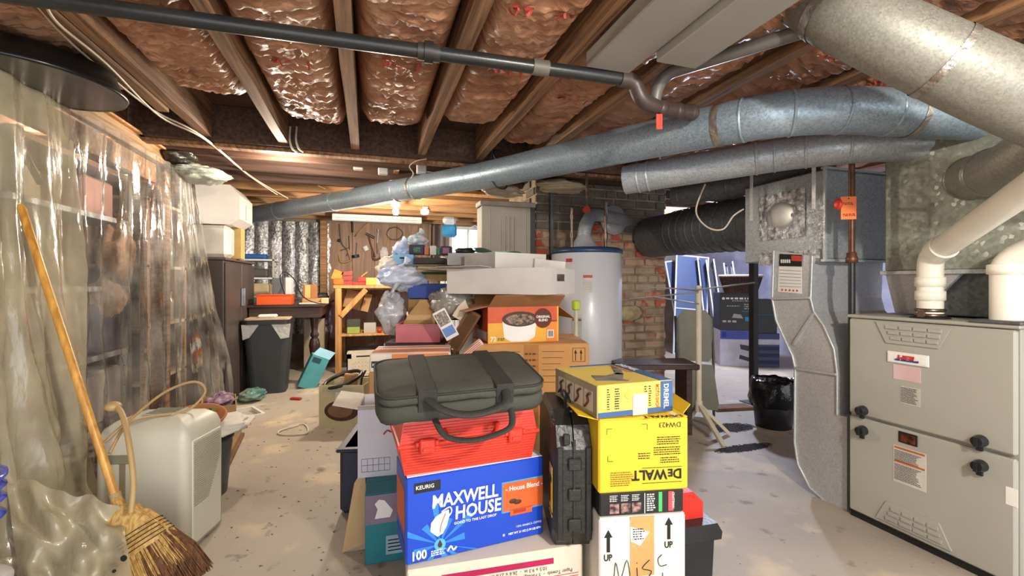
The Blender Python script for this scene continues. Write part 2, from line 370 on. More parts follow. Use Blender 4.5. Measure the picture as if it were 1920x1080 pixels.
# insulation batts between the joists: kraft facing, bulged and crinkled
def kraft():
    m = bpy.data.materials.new('kraft_facing'); m.use_nodes = True; nt = m.node_tree; N = nt.nodes; L = nt.links; b = N['Principled BSDF']
    tc = N.new('ShaderNodeTexCoord'); n = N.new('ShaderNodeTexNoise'); n.inputs['Scale'].default_value = 3.2; n.inputs['Detail'].default_value = 7
    L.new(tc.outputs['Object'], n.inputs['Vector'])
    r = N.new('ShaderNodeValToRGB'); e = r.color_ramp.elements; e[0].position = .32; e[0].color = rgb('#7d523a'); e[1].position = .72; e[1].color = rgb('#c79c7a')
    k = e.new(.5); k.color = rgb('#ad7a5c'); L.new(n.outputs[0], r.inputs[0]); L.new(r.outputs[0], b.inputs['Base Color'])
    b.inputs['Roughness'].default_value = .42; b.inputs['Specular IOR Level'].default_value = .5
    mp = N.new('ShaderNodeMapping'); mp.inputs['Scale'].default_value = (7, 26, 7); L.new(tc.outputs['Object'], mp.inputs[0])
    n2 = N.new('ShaderNodeTexNoise'); n2.inputs['Scale'].default_value = 1.2; n2.inputs['Detail'].default_value = 5; n2.inputs['Distortion'].default_value = 1.2; L.new(mp.outputs[0], n2.inputs['Vector'])
    bp = N.new('ShaderNodeBump'); bp.inputs['Strength'].default_value = .7; bp.inputs['Distance'].default_value = .012; L.new(n2.outputs[0], bp.inputs['Height']); L.new(bp.outputs[0], b.inputs['Normal'])
    return m
KRAFT = kraft(); KRED = mat('#a8382c', .6, 0, .2)
def batt_h(i, s, y, x0, x1):
    x = x0+(x1-x0)*s; e = 1-abs(2*s-1)**7
    y1 = 2.74-.12*(i*37 % 3)
    end = max(0, min(1, (y1-y)/.28)); end = math.sqrt(end*(2-end)) if end < 1 else 1
    h = .13*e*(.35+.65*end) + .028*noise.noise(Vector((x*3, y*1.8, i*3.1)))*e
    wr = abs(noise.noise(Vector((x*7+noise.noise(Vector((x*4,y*4,7)))*1.4, y*34+x*(10 if i % 2 else -10), i*5))))
    h += (.024*(1-wr)**4 + .008*noise.noise(Vector((x*30, y*60, i))))*e
    return 2.055 - h
for i in range(len(jx)-1):
    if i in (0,): continue
    x0, x1 = jx[i]+.027, jx[i+1]-.027
    if jx[i] == -.897: x0 = -.868
    y0, y1 = -.55, 2.74-.12*(i*37 % 3)
    near = jx[i] < 2.4
    nx, ny = (22, 190) if near else (8, 40)
    mb = MB(); mb.grid(lambda s, t: (x0+(x1-x0)*s, y0+(y1-y0)*t, batt_h(i, s, y0+(y1-y0)*t, x0, x1)), nx, ny)
    mb.f = [tuple(reversed(f)) for f in mb.f]
    o = mb.build('insulation_batt', KRAFT, ce)
    if near and jx[i] > -1.0:
        for (yy, s_) in ((.55+.1*(i % 3), 'R-11'), (1.25+.1*(i % 2), '39   31'), (1.95-.1*(i % 3), 'R-11')):
            cu = bpy.data.curves.new('t', 'FONT'); cu.body = s_; cu.size = .085; cu.resolution_u = 2; cu.align_x = 'CENTER'
            t = bpy.data.objects.new('t', cu); C.objects.link(t); bpy.context.view_layer.update()
            me = bpy.data.meshes.new_from_object(t.evaluated_get(bpy.context.evaluated_depsgraph_get())); bpy.data.objects.remove(t)
            xc = (x0+x1)/2
            for v_ in me.vertices:
                X, Y = xc+v_.co.x, yy+v_.co.y*.8   # read from below, facing down
                v_.co = (X, yy-(Y-yy), batt_h(i, max(.02, min(.98, (X-x0)/(x1-x0))), yy-(Y-yy), x0, x1)-.012)
            me.materials.clear(); me.materials.append(KRED); o2 = bpy.data.objects.new('printed_lettering', me); C.objects.link(o2); o2.parent = o
# flat sheet-metal runs nailed up between joists
t = thing('joist_duct', 'flat light-grey sheet-metal duct pans nailed under the ceiling joists, top centre-right of the photo', 'duct', (.74, -.6, 1.84))
PANM = mat('#a9a498', .45, .3, .06, 4)
MB().box((.02,0,0),(.20,2.08,.055), None, .004).build('metal_pan', PANM, t)
MB().box((.205,0,-.03),(.37,1.92,.055), None, .004).build('metal_pan', PANM, t)
# foil-faced insulation on the back wall, in strips
for i in range(9):
    x0 = -1.93+i*.165
    def fz(s, t_, x0=x0, i=i): return (x0+.16*s, 6.72-.03*(1-(2*s-1)**4)-.02*noise.noise(Vector((s*2+i, t_*9, i))), .35+1.53*t_)
    mb = MB().grid(fz, 6, 34); mb.build('foil_insulation_strip', FOIL, wb)
MB().box((-.62,6.56,0),(-.54,6.70,1.9), None, .004).build('stud', JOIST_L, wb)
# small basement window, high in the back wall
w1 = struct('window_1', MB().box((1.16,6.70,1.47),(1.74,6.74,1.51)).box((1.16,6.70,1.86),(1.74,6.74,1.9)).box((1.16,6.70,1.51),(1.2,6.74,1.86)).box((1.70,6.70,1.51),(1.74,6.74,1.86)).box((1.44,6.71,1.51),(1.46,6.735,1.86)), WHITE)
MB().box((1.2,6.735,1.51),(1.7,6.742,1.86)).build('pane', emit('#cfdfe6', .55), w1)
# soot and grit swept on the floor
def grit(name, label, cx, cy, rx, ry, n, m, s0=.003, s1=.012, seed=5, flat=.35):
    r = random.Random(seed); mb = MB()
    for k in range(n):
        a = r.random()*2*PI; q = math.sqrt(r.random()); q = q*(.6+.4*r.random()); x, y = cx+math.cos(a)*q*rx, cy+math.sin(a)*q*ry; s = s0+(s1-s0)*r.random()**2
        A = r.random()*PI; M = Matrix.Translation((x,y,0)) @ Matrix.Rotation(A, 4, 'Z')
        mb.add([M @ Vector(v) for v in ((-s,-s*.6,.0005),(s,-s*.4,.0005),(s*.3,s*.8,.0005),(0,0,s*flat))], [(0,1,3),(1,2,3),(2,0,3)])
    return tag(mb.build(name, m), label, 'debris', kind='stuff')
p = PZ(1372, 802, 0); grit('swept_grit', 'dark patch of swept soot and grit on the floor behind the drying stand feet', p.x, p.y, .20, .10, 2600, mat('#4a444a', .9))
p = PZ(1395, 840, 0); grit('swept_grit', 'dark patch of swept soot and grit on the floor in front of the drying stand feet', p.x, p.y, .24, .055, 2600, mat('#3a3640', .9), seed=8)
grit('floor_debris', 'scattered paint chips and crumbs on the painted concrete floor', .1, 2.7, 1.6, 1.6, 420, mat('#6d6154', .9), .003, .011, 9)

# ------------------------------------------------------------------ old brick chimney
CX0, CX1, CY0, CY1 = 1.335, 2.62, 3.5, 4.3
ch = tag(MB().box((CX0+.012,CY0+.012,0),(CX1-.012,CY1-.012,2.1)).build('brick_chimney', mat('#a39079', .95, 0, .3, 7, .8, 35, '#776554')), 'mortar-smeared red brick chimney from floor to ceiling, behind the water heater', 'chimney')
def brickm(red, tan, lo, hi):
    m = bpy.data.materials.new('brick'); m.use_nodes = True; nt = m.node_tree; N = nt.nodes; L = nt.links; b = N['Principled BSDF']
    tc = N.new('ShaderNodeTexCoord'); oi = N.new('ShaderNodeObjectInfo'); ad = N.new('ShaderNodeVectorMath'); ad.operation = 'ADD'
    L.new(tc.outputs['Object'], ad.inputs[0]); L.new(oi.outputs['Location'], ad.inputs[1])
    n = N.new('ShaderNodeTexNoise'); n.inputs['Scale'].default_value = 9; n.inputs['Detail'].default_value = 8; L.new(ad.outputs[0], n.inputs['Vector'])
    r = N.new('ShaderNodeValToRGB'); e = r.color_ramp.elements; e[0].position = lo; e[0].color = rgb(red); e[1].position = hi; e[1].color = rgb(tan)
    L.new(n.outputs[0], r.inputs[0]); L.new(r.outputs[0], b.inputs['Base Color']); b.inputs['Roughness'].default_value = .9
    bp = N.new('ShaderNodeBump'); bp.inputs['Strength'].default_value = .6; bp.inputs['Distance'].default_value = .01; L.new(n.outputs[0], bp.inputs['Height']); L.new(bp.outputs[0], b.inputs['Normal']); return m
BR = [brickm('#a34a36', '#a88c70', .40, .50), brickm('#b05442', '#b39c80', .46, .58), brickm('#8d6a52', '#a8937a', .35, .6)]
BS = [brickm('#5f5450', '#6d655d', .4, .6), brickm('#6e4a40', '#6a625a', .42, .5)]
rng = random.Random(4)
bm_ = {}
def bmesh_(kind, mi, L_):
    k = (kind, mi, L_)
    if k not in bm_: bm_[k] = MB().box((0,0,0),(L_,.03,.058) if kind == 'f' else (.03,L_,.058), None, .006).mesh('brick', (BR+BS)[mi])
    return bm_[k]
for row in range(28):
    z = .012+row*.0745; x = CX0; first = True
    head = row % 5 == 4
    while x < CX1-.03:
        L_ = .098 if head else .2
        if first and row % 2: L_ = .05 if head else .1
        L_ = min(L_, CX1-x-.004); first = False
        sooty = z > 1.42+rng.random()*.12
        mi = 3+(rng.random() < .3) if sooty else (rng.random() < .42)*1 if rng.random() < .62 else 2
        if x + L_ > CX0 + .02:
            o = bpy.data.objects.new('brick', bmesh_('f', int(mi), round(L_, 3))); C.objects.link(o); o.parent = ch; o.location = (x, CY0-.004+rng.random()*.008, z)
        x += L_+.012
    if row > 11:
        mi = 3 if z > 1.42 else 0; o = bpy.data.objects.new('brick', bmesh_('s', mi, .2)); C.objects.link(o); o.parent = ch; o.location = (CX0-.003, CY0+.05+.1*(row % 2), z)
MB().ball((2.2,3.49,.78), .13, 16, 10, (1.2,.14,.55), .3).build('mortar_patch', mat('#c2ad80', .95, 0, .3, 9, .8, 40), ch)
MB().bar((1.46,3.47,.0), (1.46,3.47,1.88), .025).build('corner_pipe', GALV_D, ch)

# ------------------------------------------------------------------ ducts
def band(pts_a, pts_b, r, m, name, parent, n=26):
    return MB().tube([pts_a, pts_b], r, n, False).build(name, m, parent)
def on_path(pts, t):
    L = [0]
    for i in range(1, len(pts)): L.append(L[-1]+(pts[i]-pts[i-1]).length)
    d = t*L[-1]
    for i in range(1, len(pts)):
        if L[i] >= d:
            k = (d-L[i-1])/max(1e-6, L[i]-L[i-1]); return pts[i-1].lerp(pts[i], k), (pts[i]-pts[i-1]).normalized()
    return pts[-1], (pts[-1]-pts[-2]).normalized()
def duct(name, label, pts, r, m, erad, seams=(), foils=(), ribs=(), cap=True, nseg=3):
    path = elbow_path(pts, erad, nseg)
    o = tag(MB().tube(path, r, 30, cap).build(name, m), label, 'duct')
    for t in seams:
        p, d = on_path(path, t); mb = MB(); mb.tube([p-d*.006, p-d*.002, p+d*.002, p+d*.006], [r+.0005,r+.004,r+.004,r+.0005], 30, False); mb.build('seam_ring', m, o)
    for t, w_ in foils:
        p, d = on_path(path, t); mb = MB(); mb.tube([p-d*w_/2, p+d*w_/2], r+.0025, 30, False); mb.build('foil_tape', FOILW, o)
    for t in ribs:
        p, d = on_path(path, t); mb = MB(); mb.tube([p-d*.007, p, p+d*.007], [r+.001,r+.008,r+.001], 30, False); mb.build('rib', m, o)
    return o
FOILW = mat('#c9c4ba', .35, .75, .35, 14, .8, 40, '#8d7f72')
duct('round_duct', 'long round galvanised duct crossing the room diagonally from the furnace plenum to the far left', [P(448,407,5.0), P(650,374,4.15), P(905,330,3.0), P(1200,266,2.2), P(1445,215,1.78), P(1575,205,1.72), P(1862,222,1.74)], .088, GALV_B, .12,
     (.12,.26,.42,.46,.845,.872,.90,.93), ((.83,.03),(.455,.02),(.945,.022)))
duct('round_duct', 'lower round galvanised duct with a closed left end, hung beneath the long diagonal duct', [P(1172,338,2.5), P(1480,287,2.12), P(1600,272,1.98), P(1730,266,1.93)], .078, GALV, .1,
     (.06,.1,.50,.56,.66,.78), ())
duct('round_duct', 'large round galvanised duct with an elbow, in the top right corner', [P(1440,-110,1.62), P(1535,5,1.40), P(1650,62,1.30), P(1900,178,1.22), P(2100,262,1.25)], .1, GALV_W, .14,
     (.12,.16,.22,.28), ((.34,.028),(.60,.02)))
duct('round_duct', 'short round galvanised branch coming off the plenum above the white pipes', [P(1818,335,1.76), P(1900,312,1.45), P(1985,255,1.30)], .082, GALV_W, .1, (.05,.38,.42), ())
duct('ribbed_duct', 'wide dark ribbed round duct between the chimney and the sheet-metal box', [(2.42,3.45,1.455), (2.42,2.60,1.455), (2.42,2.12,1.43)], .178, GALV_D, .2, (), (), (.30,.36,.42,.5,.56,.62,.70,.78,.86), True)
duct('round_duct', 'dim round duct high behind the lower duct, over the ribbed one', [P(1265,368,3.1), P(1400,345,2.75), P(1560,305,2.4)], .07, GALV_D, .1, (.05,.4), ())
# foil patches stuck on the round ducts
def foil_patch(o_name, label, u, v, d, s): pass
for nm, a, b, dd in (('duct_hanger', (905,200), (938,290), 2.95),):
    pass
t = tag(MB().tube(bezier_path([P(925,268,2.93), P(921,330,2.86), P(935,352,2.86), P(950,345,2.93), P(925,285,2.98), P(945,290,3.05)]), .006, 8).build('cable', BLACK), 'black cord looped around the long diagonal duct near the beam', 'cord')
# straps
t = tag(MB().bar(P(1236,285,2.48), P(1242,318,2.36), .018, .003, (1,0,0)).build('hanger_strap', GALV_L), 'short metal strap holding the left end of the lower round duct', 'strap')
for u, v0, v1, d in ((1409,332,414,2.52),(1526,308,392,2.16)):
    t = tag(MB().bar(P(u,v0-12,d), P(u,v1,d), .02, .003, (1,0,0)).build('hanger_strap', GALV_L), 'metal hanger strap over the foil patch side of the sheet-metal box, %s' % ('left one' if u < 1450 else 'right one'), 'strap')

# sheet-metal return box with foil patch, and the S-shaped return drop
t = thing('return_box', 'galvanised sheet-metal box with a crinkled foil patch, left of the orange-tagged pipe', 'duct', (2.12, 1.613, 1.165))
MB().box((0,0,0),(.52,.49,.44), None, .006).build('box_body', GALV, t)
mb = MB().box((-.012,-.012,-.012),(.53,.012,.0)).box((-.012,-.012,.44),(.53,.012,.45)).box((-.012,-.01,0),(.0,.0,.44)); mb.build('edge_flange', GALV_L, t)
r = random.Random(2)
def fpatch(parent, name, y0, y1, z0, z1, x, hole=None, m=FOIL):
    def fn(s, q): return (x-.004-.008*abs(noise.noise(Vector((s*6,q*6,3)))), y0+(y1-y0)*s+.006*noise.noise(Vector((q*9,1,0))), z0+(z1-z0)*q+.006*noise.noise(Vector((s*9,5,0))))
    mb = MB(); mb.grid(fn, 22, 22); return mb.build(name, m, parent)
fpatch(t, 'foil_patch', .10, .38, .12, .37, 0)
MB().ball((-.004,.245,.245), .095, 20, 8, (.06,1,.78)).build('patch_disc', mat('#b9b9b6', .3, .5), t)
fpatch(t, 'foil_joint_tape', .02, .38, -.02, .05, -.002)
t = thing('return_drop', 'S-shaped galvanised duct dropping from the sheet-metal box to the furnace side', 'duct', (0,0,0))
SX = 2.1
prof_l = [(1452,470),(1449,560),(1456,600),(1474,640),(1487,668),(1492,690),(1491,830),(1497,870),(1520,915),(1560,950),(1588,962)]
prof_r = [(1588,782),(1571,778),(1571,700),(1565,655),(1545,610),(1527,585),(1521,560),(1524,480)]
poly = [PX(u, v, SX) for u, v in prof_l+prof_r]
MB().prism(poly, (.5,0,0)).build('duct_body', GALV_L, t)
for (a, b) in (((1449,560),(1521,558)),((1490,645),(1528,588)),((1492,690),(1571,702))):
    MB().bar(PX(*a, SX)+Vector((-.006,0,0)), PX(*b, SX)+Vector((-.006,0,0)), .012, .016, (1,0,0)).build('drive_cleat', GALV_L, t)
for pr in (prof_l, prof_r[1:]):
    mb = MB(); mb.tube([PX(u,v,SX)+Vector((-.004,0,0)) for u,v in pr], .006, 8); mb.build('seam', GALV_L, t)
Q = lambda u, v: PX(u, v, SX)+Vector((-.003,0,0))
s_ = thing('service_sticker', 'white service record sticker with red and black heading on the S-shaped return drop', 'sticker', (0,0,0))
MB().prism([Q(1459,547),Q(1505,551),Q(1505,487),Q(1462,484)], (-.001,0,0)).build('paper', PAPER, s_)
Q2 = lambda u, v: PX(u, v, SX)+Vector((-.005,0,0))
MB().prism([Q2(1462,499),Q2(1505,500),Q2(1505,478),Q2(1463,476)], (-.001,0,0)).build('heading_black', INK, s_)
MB().prism([PX(1484,489,SX-.0065),PX(1503,490,SX-.0065),PX(1503,480,SX-.0065),PX(1484,479,SX-.0065)], (-.001,0,0)).build('heading_red', RED, s_)
for k in range(5):
    c = Q2(1468+k*7, 543.5+k*.4); MB().prism([c+Vector((0,a*.006,b*.006)) for a, b in ((1,0),(0,1),(-1,0),(0,-1))], (-.001,0,0)).build('red_mark', RED, s_)
for k in range(6):
    MB().prism([Q2(1463,506+k*6),Q2(1503,508+k*6),Q2(1503,508.7+k*6),Q2(1463,506.7+k*6)], (-.001,0,0)).build('ruled_line', mat('#8a8a8a'), s_)
for k in range(5):
    MB().prism([PX(u_, v_, SX-.0075) for u_, v_ in ((1464+k*3.8,493),(1466.6+k*3.8,493),(1466.6+k*3.8,486.5),(1464+k*3.8,486.5))], (-.0008,0,0)).build('heading_letter', WHITE, s_)
# cool duct sections behind
# supply plenum on the furnace
t = thing('supply_plenum', 'speckled galvanised supply plenum standing on top of the furnace', 'duct', (2.24, .30, .935))
GS = galv('#a0a294', '#84877a', 75, .5, .35, 'galvanised_speckled', 1)
MB().box((0,0,.165),(.6,1.125,.90), None, .006).build('plenum_box', GS, t)
MB().box((.03,.02,-.02),(.58,1.10,.155), None, .004).build('coil_case', GALV_D, t)
MB().box((-.012,-.01,.150),(.61,1.137,.168), None, .002).build('flange', GALV_L, t)
MB().prism([(.028,1.0,-.02),(.028,1.10,-.02),(.0,1.12,.15),(.0,.85,.15)], (.02,0,0)).build('transition_flap', GALV_L, t)

# ------------------------------------------------------------------ furnace
FX, FY0, FY1, FZ = 2.06, .905, 1.462, .908
fm = mat('#a5a297', .5, 0, .04, 3); fm2 = mat('#9c998e', .5, 0, .04, 3)
f = thing('furnace', 'grey upright gas furnace with two front panels and black latch knobs', 'furnace', (FX, FY0, 0))
FW = FY1-FY0
# local frame on the front: x = -X world; y along; use front coordinates a (0 at far/left edge .. FW at near/right edge)
MB().box((.02,0,.03),(.72,FW,FZ-.012), None, .004).build('cabinet', fm2, f)
MB().box((.0,-.006,FZ-.014),(.725,FW+.004,FZ), None, .004).build('top_panel', fm, f)
MB().box((.02,.0,.0),(.7,FW,.03)).build('base_plinth', BLACK, f)
SPL = .462
MB().box((0,.006,SPL+.006),(.022,FW-.006,FZ-.018), None, .006).build('upper_door', fm, f)
MB().box((0,.006,.035),(.022,FW-.006,SPL-.006), None, .006).build('lower_door', fm, f)
fd = [o for o in f.children if o.name.startswith('upper_door')][0]; fl_ = [o for o in f.children if o.name.startswith('lower_door')][0]
# embossed louvre areas
def emboss(parent, zt, flip):
    yc = FW*.55
    def tp(a, b): return (-.0002, yc-a, zt+(b if not flip else -b))
    A, B = .13, .09
    poly = [tp(-A,0), tp(A,0), tp(B,-.085), tp(-B,-.085)]
    mb = MB(); mb.prism([Vector(p) for p in poly], (-.006,0,0)); mb.build('embossed_panel', fm, parent)
    for r_ in range(3):
        for c_ in range(4):
            wd = .042-.004*r_; a = -.09+.01*r_+c_*(wd+.008); b = -.012-r_*.022
            q = [tp(a,b), tp(a+wd,b), tp(a+wd,b-.013), tp(a,b-.013)]
            MB().prism([Vector(p)+Vector((-.006,0,0)) for p in q], (-.005,0,0)).build('louvre', fm, parent)
emboss(fd, .885, False); emboss(fl_, .055, True)
def fface(mb, a0, z0, a1, z1, x0, x1, poly=None):   # a measured from the far (left in view) edge
    return mb.box((x0, FW-a1, z0), (x1, FW-a0, z1), None, .002)
badge = fface(MB(), .165,.722,.31,.768,-.006,.0).build('badge', WHITE, f); badge['label'] = 'white brand badge with red and blue letters'
fface(MB(), .170,.727,.305,.763,-.0075,-.006).build('badge_face', PAPER, badge)
words(badge, 'HEIL', .030, 'xneg', (-.008, FW-.237, .735), 0, 0, mat('#cf3322', .5), bold=.0016, align='CENTER', sx=1.15, name='red_lettering', shear=.15)
mb = MB()
for a in range(4): mb.prism([Vector((-.0105, FW-.197-.0215*a, .734)), Vector((-.0105, FW-.197-.0215*a-.018, .734)), Vector((-.0105, FW-.197-.0215*a-.0185, .7425)), Vector((-.0105, FW-.197-.0215*a+.0005, .7395))], (-.001,0,0))
mb.build('blue_lettering', mat('#2a3f9a', .5), badge)
fface(MB(), .185,.655,.282,.715,-.0015,.0).build('faded_label', mat('#cfb4b4', .5, 0, .2, 9, 0, 60, '#c9a3a3'), f)
lb = fface(MB(), .212,.560,.280,.632,-.0015,.0).build('data_label', mat('#c4c0b4', .6), f)
scribble(lb, 'left', (-.0008, FW-.215, .625), 0, 0, .058, 12, .0052, INK, .0022)
lb = fface(MB(), .185,.235,.300,.385,-.0015,.0).build('warning_label', mat('#cdc9bd', .6), f)
for z in (.374, .318): fface(MB(), .19, z, .296, z+.007, -.003, -.0015).build('orange_stripe', mat('#c8562f', .6), lb)
scribble(lb, 'left', (-.0008, FW-.19, .364), 0, 0, .100, 8, .0055, INK, .0022); scribble(lb, 'left', (-.0008, FW-.19, .308), 0, 0, .100, 12, .0055, INK, .0022)
wn = fface(MB(), .205,.402,.272,.447,-.004,.0).build('sight_window', BLACK, f)
fface(MB(), .212,.408,.265,.441,-.0055,-.004).build('amber_glass', mat('#6a3a26', .2, 0, .5, 40), wn)
def knob(a, z, up):
    k = MB(); k.tube([(0,FW-a,z),(-.012,FW-a,z),(-.03,FW-a,z)], [.021,.021,.017], 18)
    k.box((-.038,FW-a-.005,z-.017),(-.03,FW-a+.005,z+.017)); k.box((-.014,FW-a-.008,z-.034*1),(-.004,FW-a+.008,z-.015))
    k.build('latch_knob', BLACKP, f)
for a, z in ((.068,.492),(.068,.405),(.463,.492),(.463,.405)): knob(a, z, 1)
MB().box((-.0012,.0,.30),(.0,.03,.36)).build('side_label', PAPER, f)

# white PVC vent pipes
p0 = Vector((2.17,1.215,FZ+.002))
def pvc(name, label, base, pts, r=.041):
    t = thing(name, label, 'pipe', base); b = Vector(base)
    MB().tube(elbow_path([Vector(p)-b for p in pts], .05, 5), r, 24).build('pipe', PVC, t); return t
b1 = PX(1744,597,2.135); b1.z = FZ
e1 = Vector((b1.x, b1.y, 1.155)); q1 = P(1925,355,1.30); q2 = e1+(q1-e1)*1.25
t = pvc('vent_pipe', 'white plastic vent pipe rising from the furnace top and slanting up to the right', b1, [b1, e1, q2])
for zz in (.09,.145): MB().lathe([(.040,zz-.02),(.047,zz-.018),(.047,zz+.018),(.040,zz+.02)], 24).build('coupling', PVC, t)
dd = (q1-e1).normalized(); a_ = e1-b1+dd*.055; MB().tube([a_, a_+dd*.05], .047, 24).build('elbow_socket', PVC, t)
mb = MB()
for k in range(2): mb.lathe([(.040,.006+k*.02),(.048,.008+k*.02),(.048,.018+k*.02),(.040,.02+k*.02)], 24)
mb.box((-.056,-.01,.006),(-.044,.012,.034)); mb.build('hose_clamp', mat('#8c7a6c', .3, .9), t)
MB().lathe([(.042,0),(.062,.0),(.06,.006),(.042,.008)], 24).build('base_flange', RUBBER, t)
b2 = PX(1888,604,2.13); b2.z = FZ; b2.x += .0
e2 = Vector((b2.x, b2.y, 1.13)); 
t = pvc('vent_pipe', 'white plastic vent pipe with an elbow at the right edge, on the furnace top', b2, [b2, e2, e2+Vector((.02,-.22,.10)), e2+Vector((.03,-.45,.12))], .044)
MB().lathe([(.044,.17),(.051,.172),(.051,.205),(.044,.207)], 24).build('coupling', PVC, t)
MB().box((-.075,-.07,0),(.075,.07,.012), None, .004).build('base_flange', GALV_D, t)
# gas pipe with valve and tag
g = P(1597,585,2.05)
t = thing('gas_pipe', 'thin dark gas pipe with a red valve handle dropping beside the furnace', 'pipe', (g.x, g.y, 0))
MB().tube([(0,0,.74),(0,0,1.16)], .014, 14).build('lower_pipe', BLACKP, t); MB().tube([(0,0,1.16),(0,0,1.62)], .013, 14).build('upper_pipe', mat('#6d4c36', .45, .6, .3, 20), t)
MB().lathe([(.014,1.14),(.024,1.142),(.024,1.165),(.02,1.17),(.02,1.185),(.014,1.19)], 14).build('union', mat('#7a5238', .45, .6), t)
c = P(1571,383,1.98)-Vector((g.x,g.y,0)); mb = MB(); mb.tube([Vector((0,0,c.z)), c], .007, 8); mb.ball(c, .02, 12, 8, (.5,1,1.3)); mb.build('valve_handle', RED, t)
c = P(1591,390,1.97); t2 = tag(MB().box((-.03,-.001,-.05),(.03,.001,.05)).build('warning_tag', mat('#f07a3c', .6, 0, .05), None, c, (0,0,-TH-.2)), 'orange paper tag hanging on the gas pipe', 'tag')
scribble(t2, 'front', (-.022,-.0004,.02), 0, 0, .04, 2, .006, mat('#8a3d1c'), .004); scribble(t2, 'front', (-.022,-.0004,-.03), 0, 0, .048, 2, .006, mat('#8a3d1c'), .005)
tag(MB().lathe([(.001,0),(.003,0),(.003,.001)],10).build('eyelet', INK, t2, (0,-.001,.042), (PI/2,0,0)))
# ------------------------------------------------------------------ the pile in the foreground
YEL = mat('#ecc42a', .5, 0, .08, 4); BLUE = mat('#1747c0', .35, 0, .05, 3); CYAN = mat('#39a6df', .4, 0, .1); WH = mat('#f1efe9', .6, 0, .03); ORG = mat('#d8622a', .5, 0, .12, 12)
ORANGE = mat('#ee8a1e', .5, 0, .08); BROWN = mat('#53301f', .6, 0, .2); GREY = mat('#b9b3ae', .75, 0, .06); TEAL = mat('#1f7f8a', .5, 0, .1); CLEARTAPE = mat('#ddd3b4', .25, 0, .05)
def L2(x, y, z): return Vector((x, y, z))
# black lidded bin with a red carton on it (right), white misc box, tool carton, yellow box, older yellow box
binl = W(.43, 1.50, 0)
t = thing('storage_bin', 'black plastic bin with a rounded lid, on the floor right of the white arrow box', 'bin', W(.475,1.50,0), camyaw(14))
mb = MB(); mb.prism([(.015,0,0),(.225,0,0),(.235,0,.17),(.005,0,.17)], (0,.3,0)); mb.build('bin_body', BLACKP, t)
mb = MB(); mb.prism([(-.012,-.015,.165),(.252,-.015,.165),(.256,-.015,.19),(.236,-.015,.222),(.0,-.015,.222),(-.014,-.015,.19)], (0,.33,0)); mb.build('lid', BLACKP, t)
MB().box((.232,.02,.02),(.243,.26,.15), None, .004).build('side_rib', BLACKP, t)
t = thing('red_carton', 'bright red carton with a cut-off corner on the black lidded bin', 'box', W(.475,1.53,.2225), camyaw(14))
mb = MB(); mb.prism([(0,0,0),(.205,0,0),(.205,0,.055),(.165,0,.095),(0,0,.095)], (0,.15,0)); mb.build('box_body', RED, t)
t = thing('carton_flap', 'loose tan cardboard flap sticking out behind the red carton', 'cardboard', W(.49,1.70,.222), camyaw(10))
MB().prism([(0,0,0),(.20,0,0),(.0,0,.19)], (0,.004,0)).build('upright_flap', CARD_L, t); MB().prism([(0,0,0),(.20,0,0),(.16,.12,0),(0,.12,0)], (0,0,.004)).build('lying_flap', CARD_L, t)

t = carton('arrow_box', 'white carton marked with UP arrows and handwritten Misc parts', 'box', W(.250,1.285,0), camyaw(7), .262, .25, .37, mat('#e4ddcf', .8, 0, .05), tape=CARD)
fo = (0,0,0)
patch('tape_strip', t, 'front', fo, (.092,.20,.165,.372), mat('#c99f62', .35, 0, .08)); patch('shipping_label', t, 'front', fo, [(.092,.345),(.094,.302),(.122,.288),(.15,.326)], PAPER, .0022)
scribble(t, 'front', (0,-.0012,0), .100, .335, .135, 5, .007, INK, .003)
for x, y in ((.022,.275),(.205,.30)):
    patch('arrow', t, 'front', fo, [(x,y),(x+.010,y),(x+.010,y+.042),(x+.0175,y+.042),(x+.005,y+.064),(x-.0075,y+.042),(x,y+.042)], INK)
    words(t, 'UP', .026, 'front', fo, x-.009, y-.024, INK, sx=.8, bold=.0008)
def stroke(parent, pts, org=(0,0,0), r=.0011, face='front', name='handwriting', m=INK):
    M = fbasis(face, org); MB().tube(bezier_path([M @ Vector((x, y, .003)) for x, y in pts], 4), r, 5).build(name, m, parent)
stroke(t, [(.040,.150),(.048,.245),(.062,.195),(.082,.250),(.093,.19)]); stroke(t, [(.112,.225),(.114,.19)]); stroke(t, [(.112,.238),(.1125,.240)]); stroke(t, [(.150,.245),(.128,.222),(.156,.212),(.142,.190)]); stroke(t, [(.188,.258),(.176,.245),(.183,.225),(.203,.228)])
stroke(t, [(.10,.12),(.102,.165),(.12,.15),(.104,.14)]); stroke(t, [(.150,.155),(.136,.162),(.135,.14),(.152,.145),(.153,.165),(.155,.14)]); stroke(t, [(.168,.14),(.170,.170),(.18,.172)]); stroke(t, [(.190,.205),(.192,.145)]); stroke(t, [(.178,.18),(.206,.185)]); stroke(t, [(.222,.192),(.208,.175),(.224,.165),(.212,.150)])

t = carton('tool_carton', 'flat black tool carton printed with pictures, between the yellow box and the arrow box', 'box', W(.252,1.29,.3745), camyaw(7), .256, .24, .068, BLACK, flaps=False)
for i, x in enumerate((.030,.064,.097)): patch('printed_picture', t, 'front', fo, (x,.008,x+.028,.036), mat('#b98f88', .6, 0, .6, 60)); scribble(t, 'front', fo, x, .058, x+.026, 4, .005, WH, .0022)
patch('white_line', t, 'front', fo, (.135,.004,.137,.062), WH); patch('green_stripe', t, 'front', fo, (.178,.006,.189,.063), mat('#52b267')); patch('red_block', t, 'front', fo, (.208,.006,.224,.063), mat('#c24b52'))
words(t, 'CRAFTSMAN', .0105, 'front', fo, .2195, .061, WH, rot=-90, sx=.8); scribble(t, 'front', fo, .142, .056, .168, 8, .0065, WH, .0035)

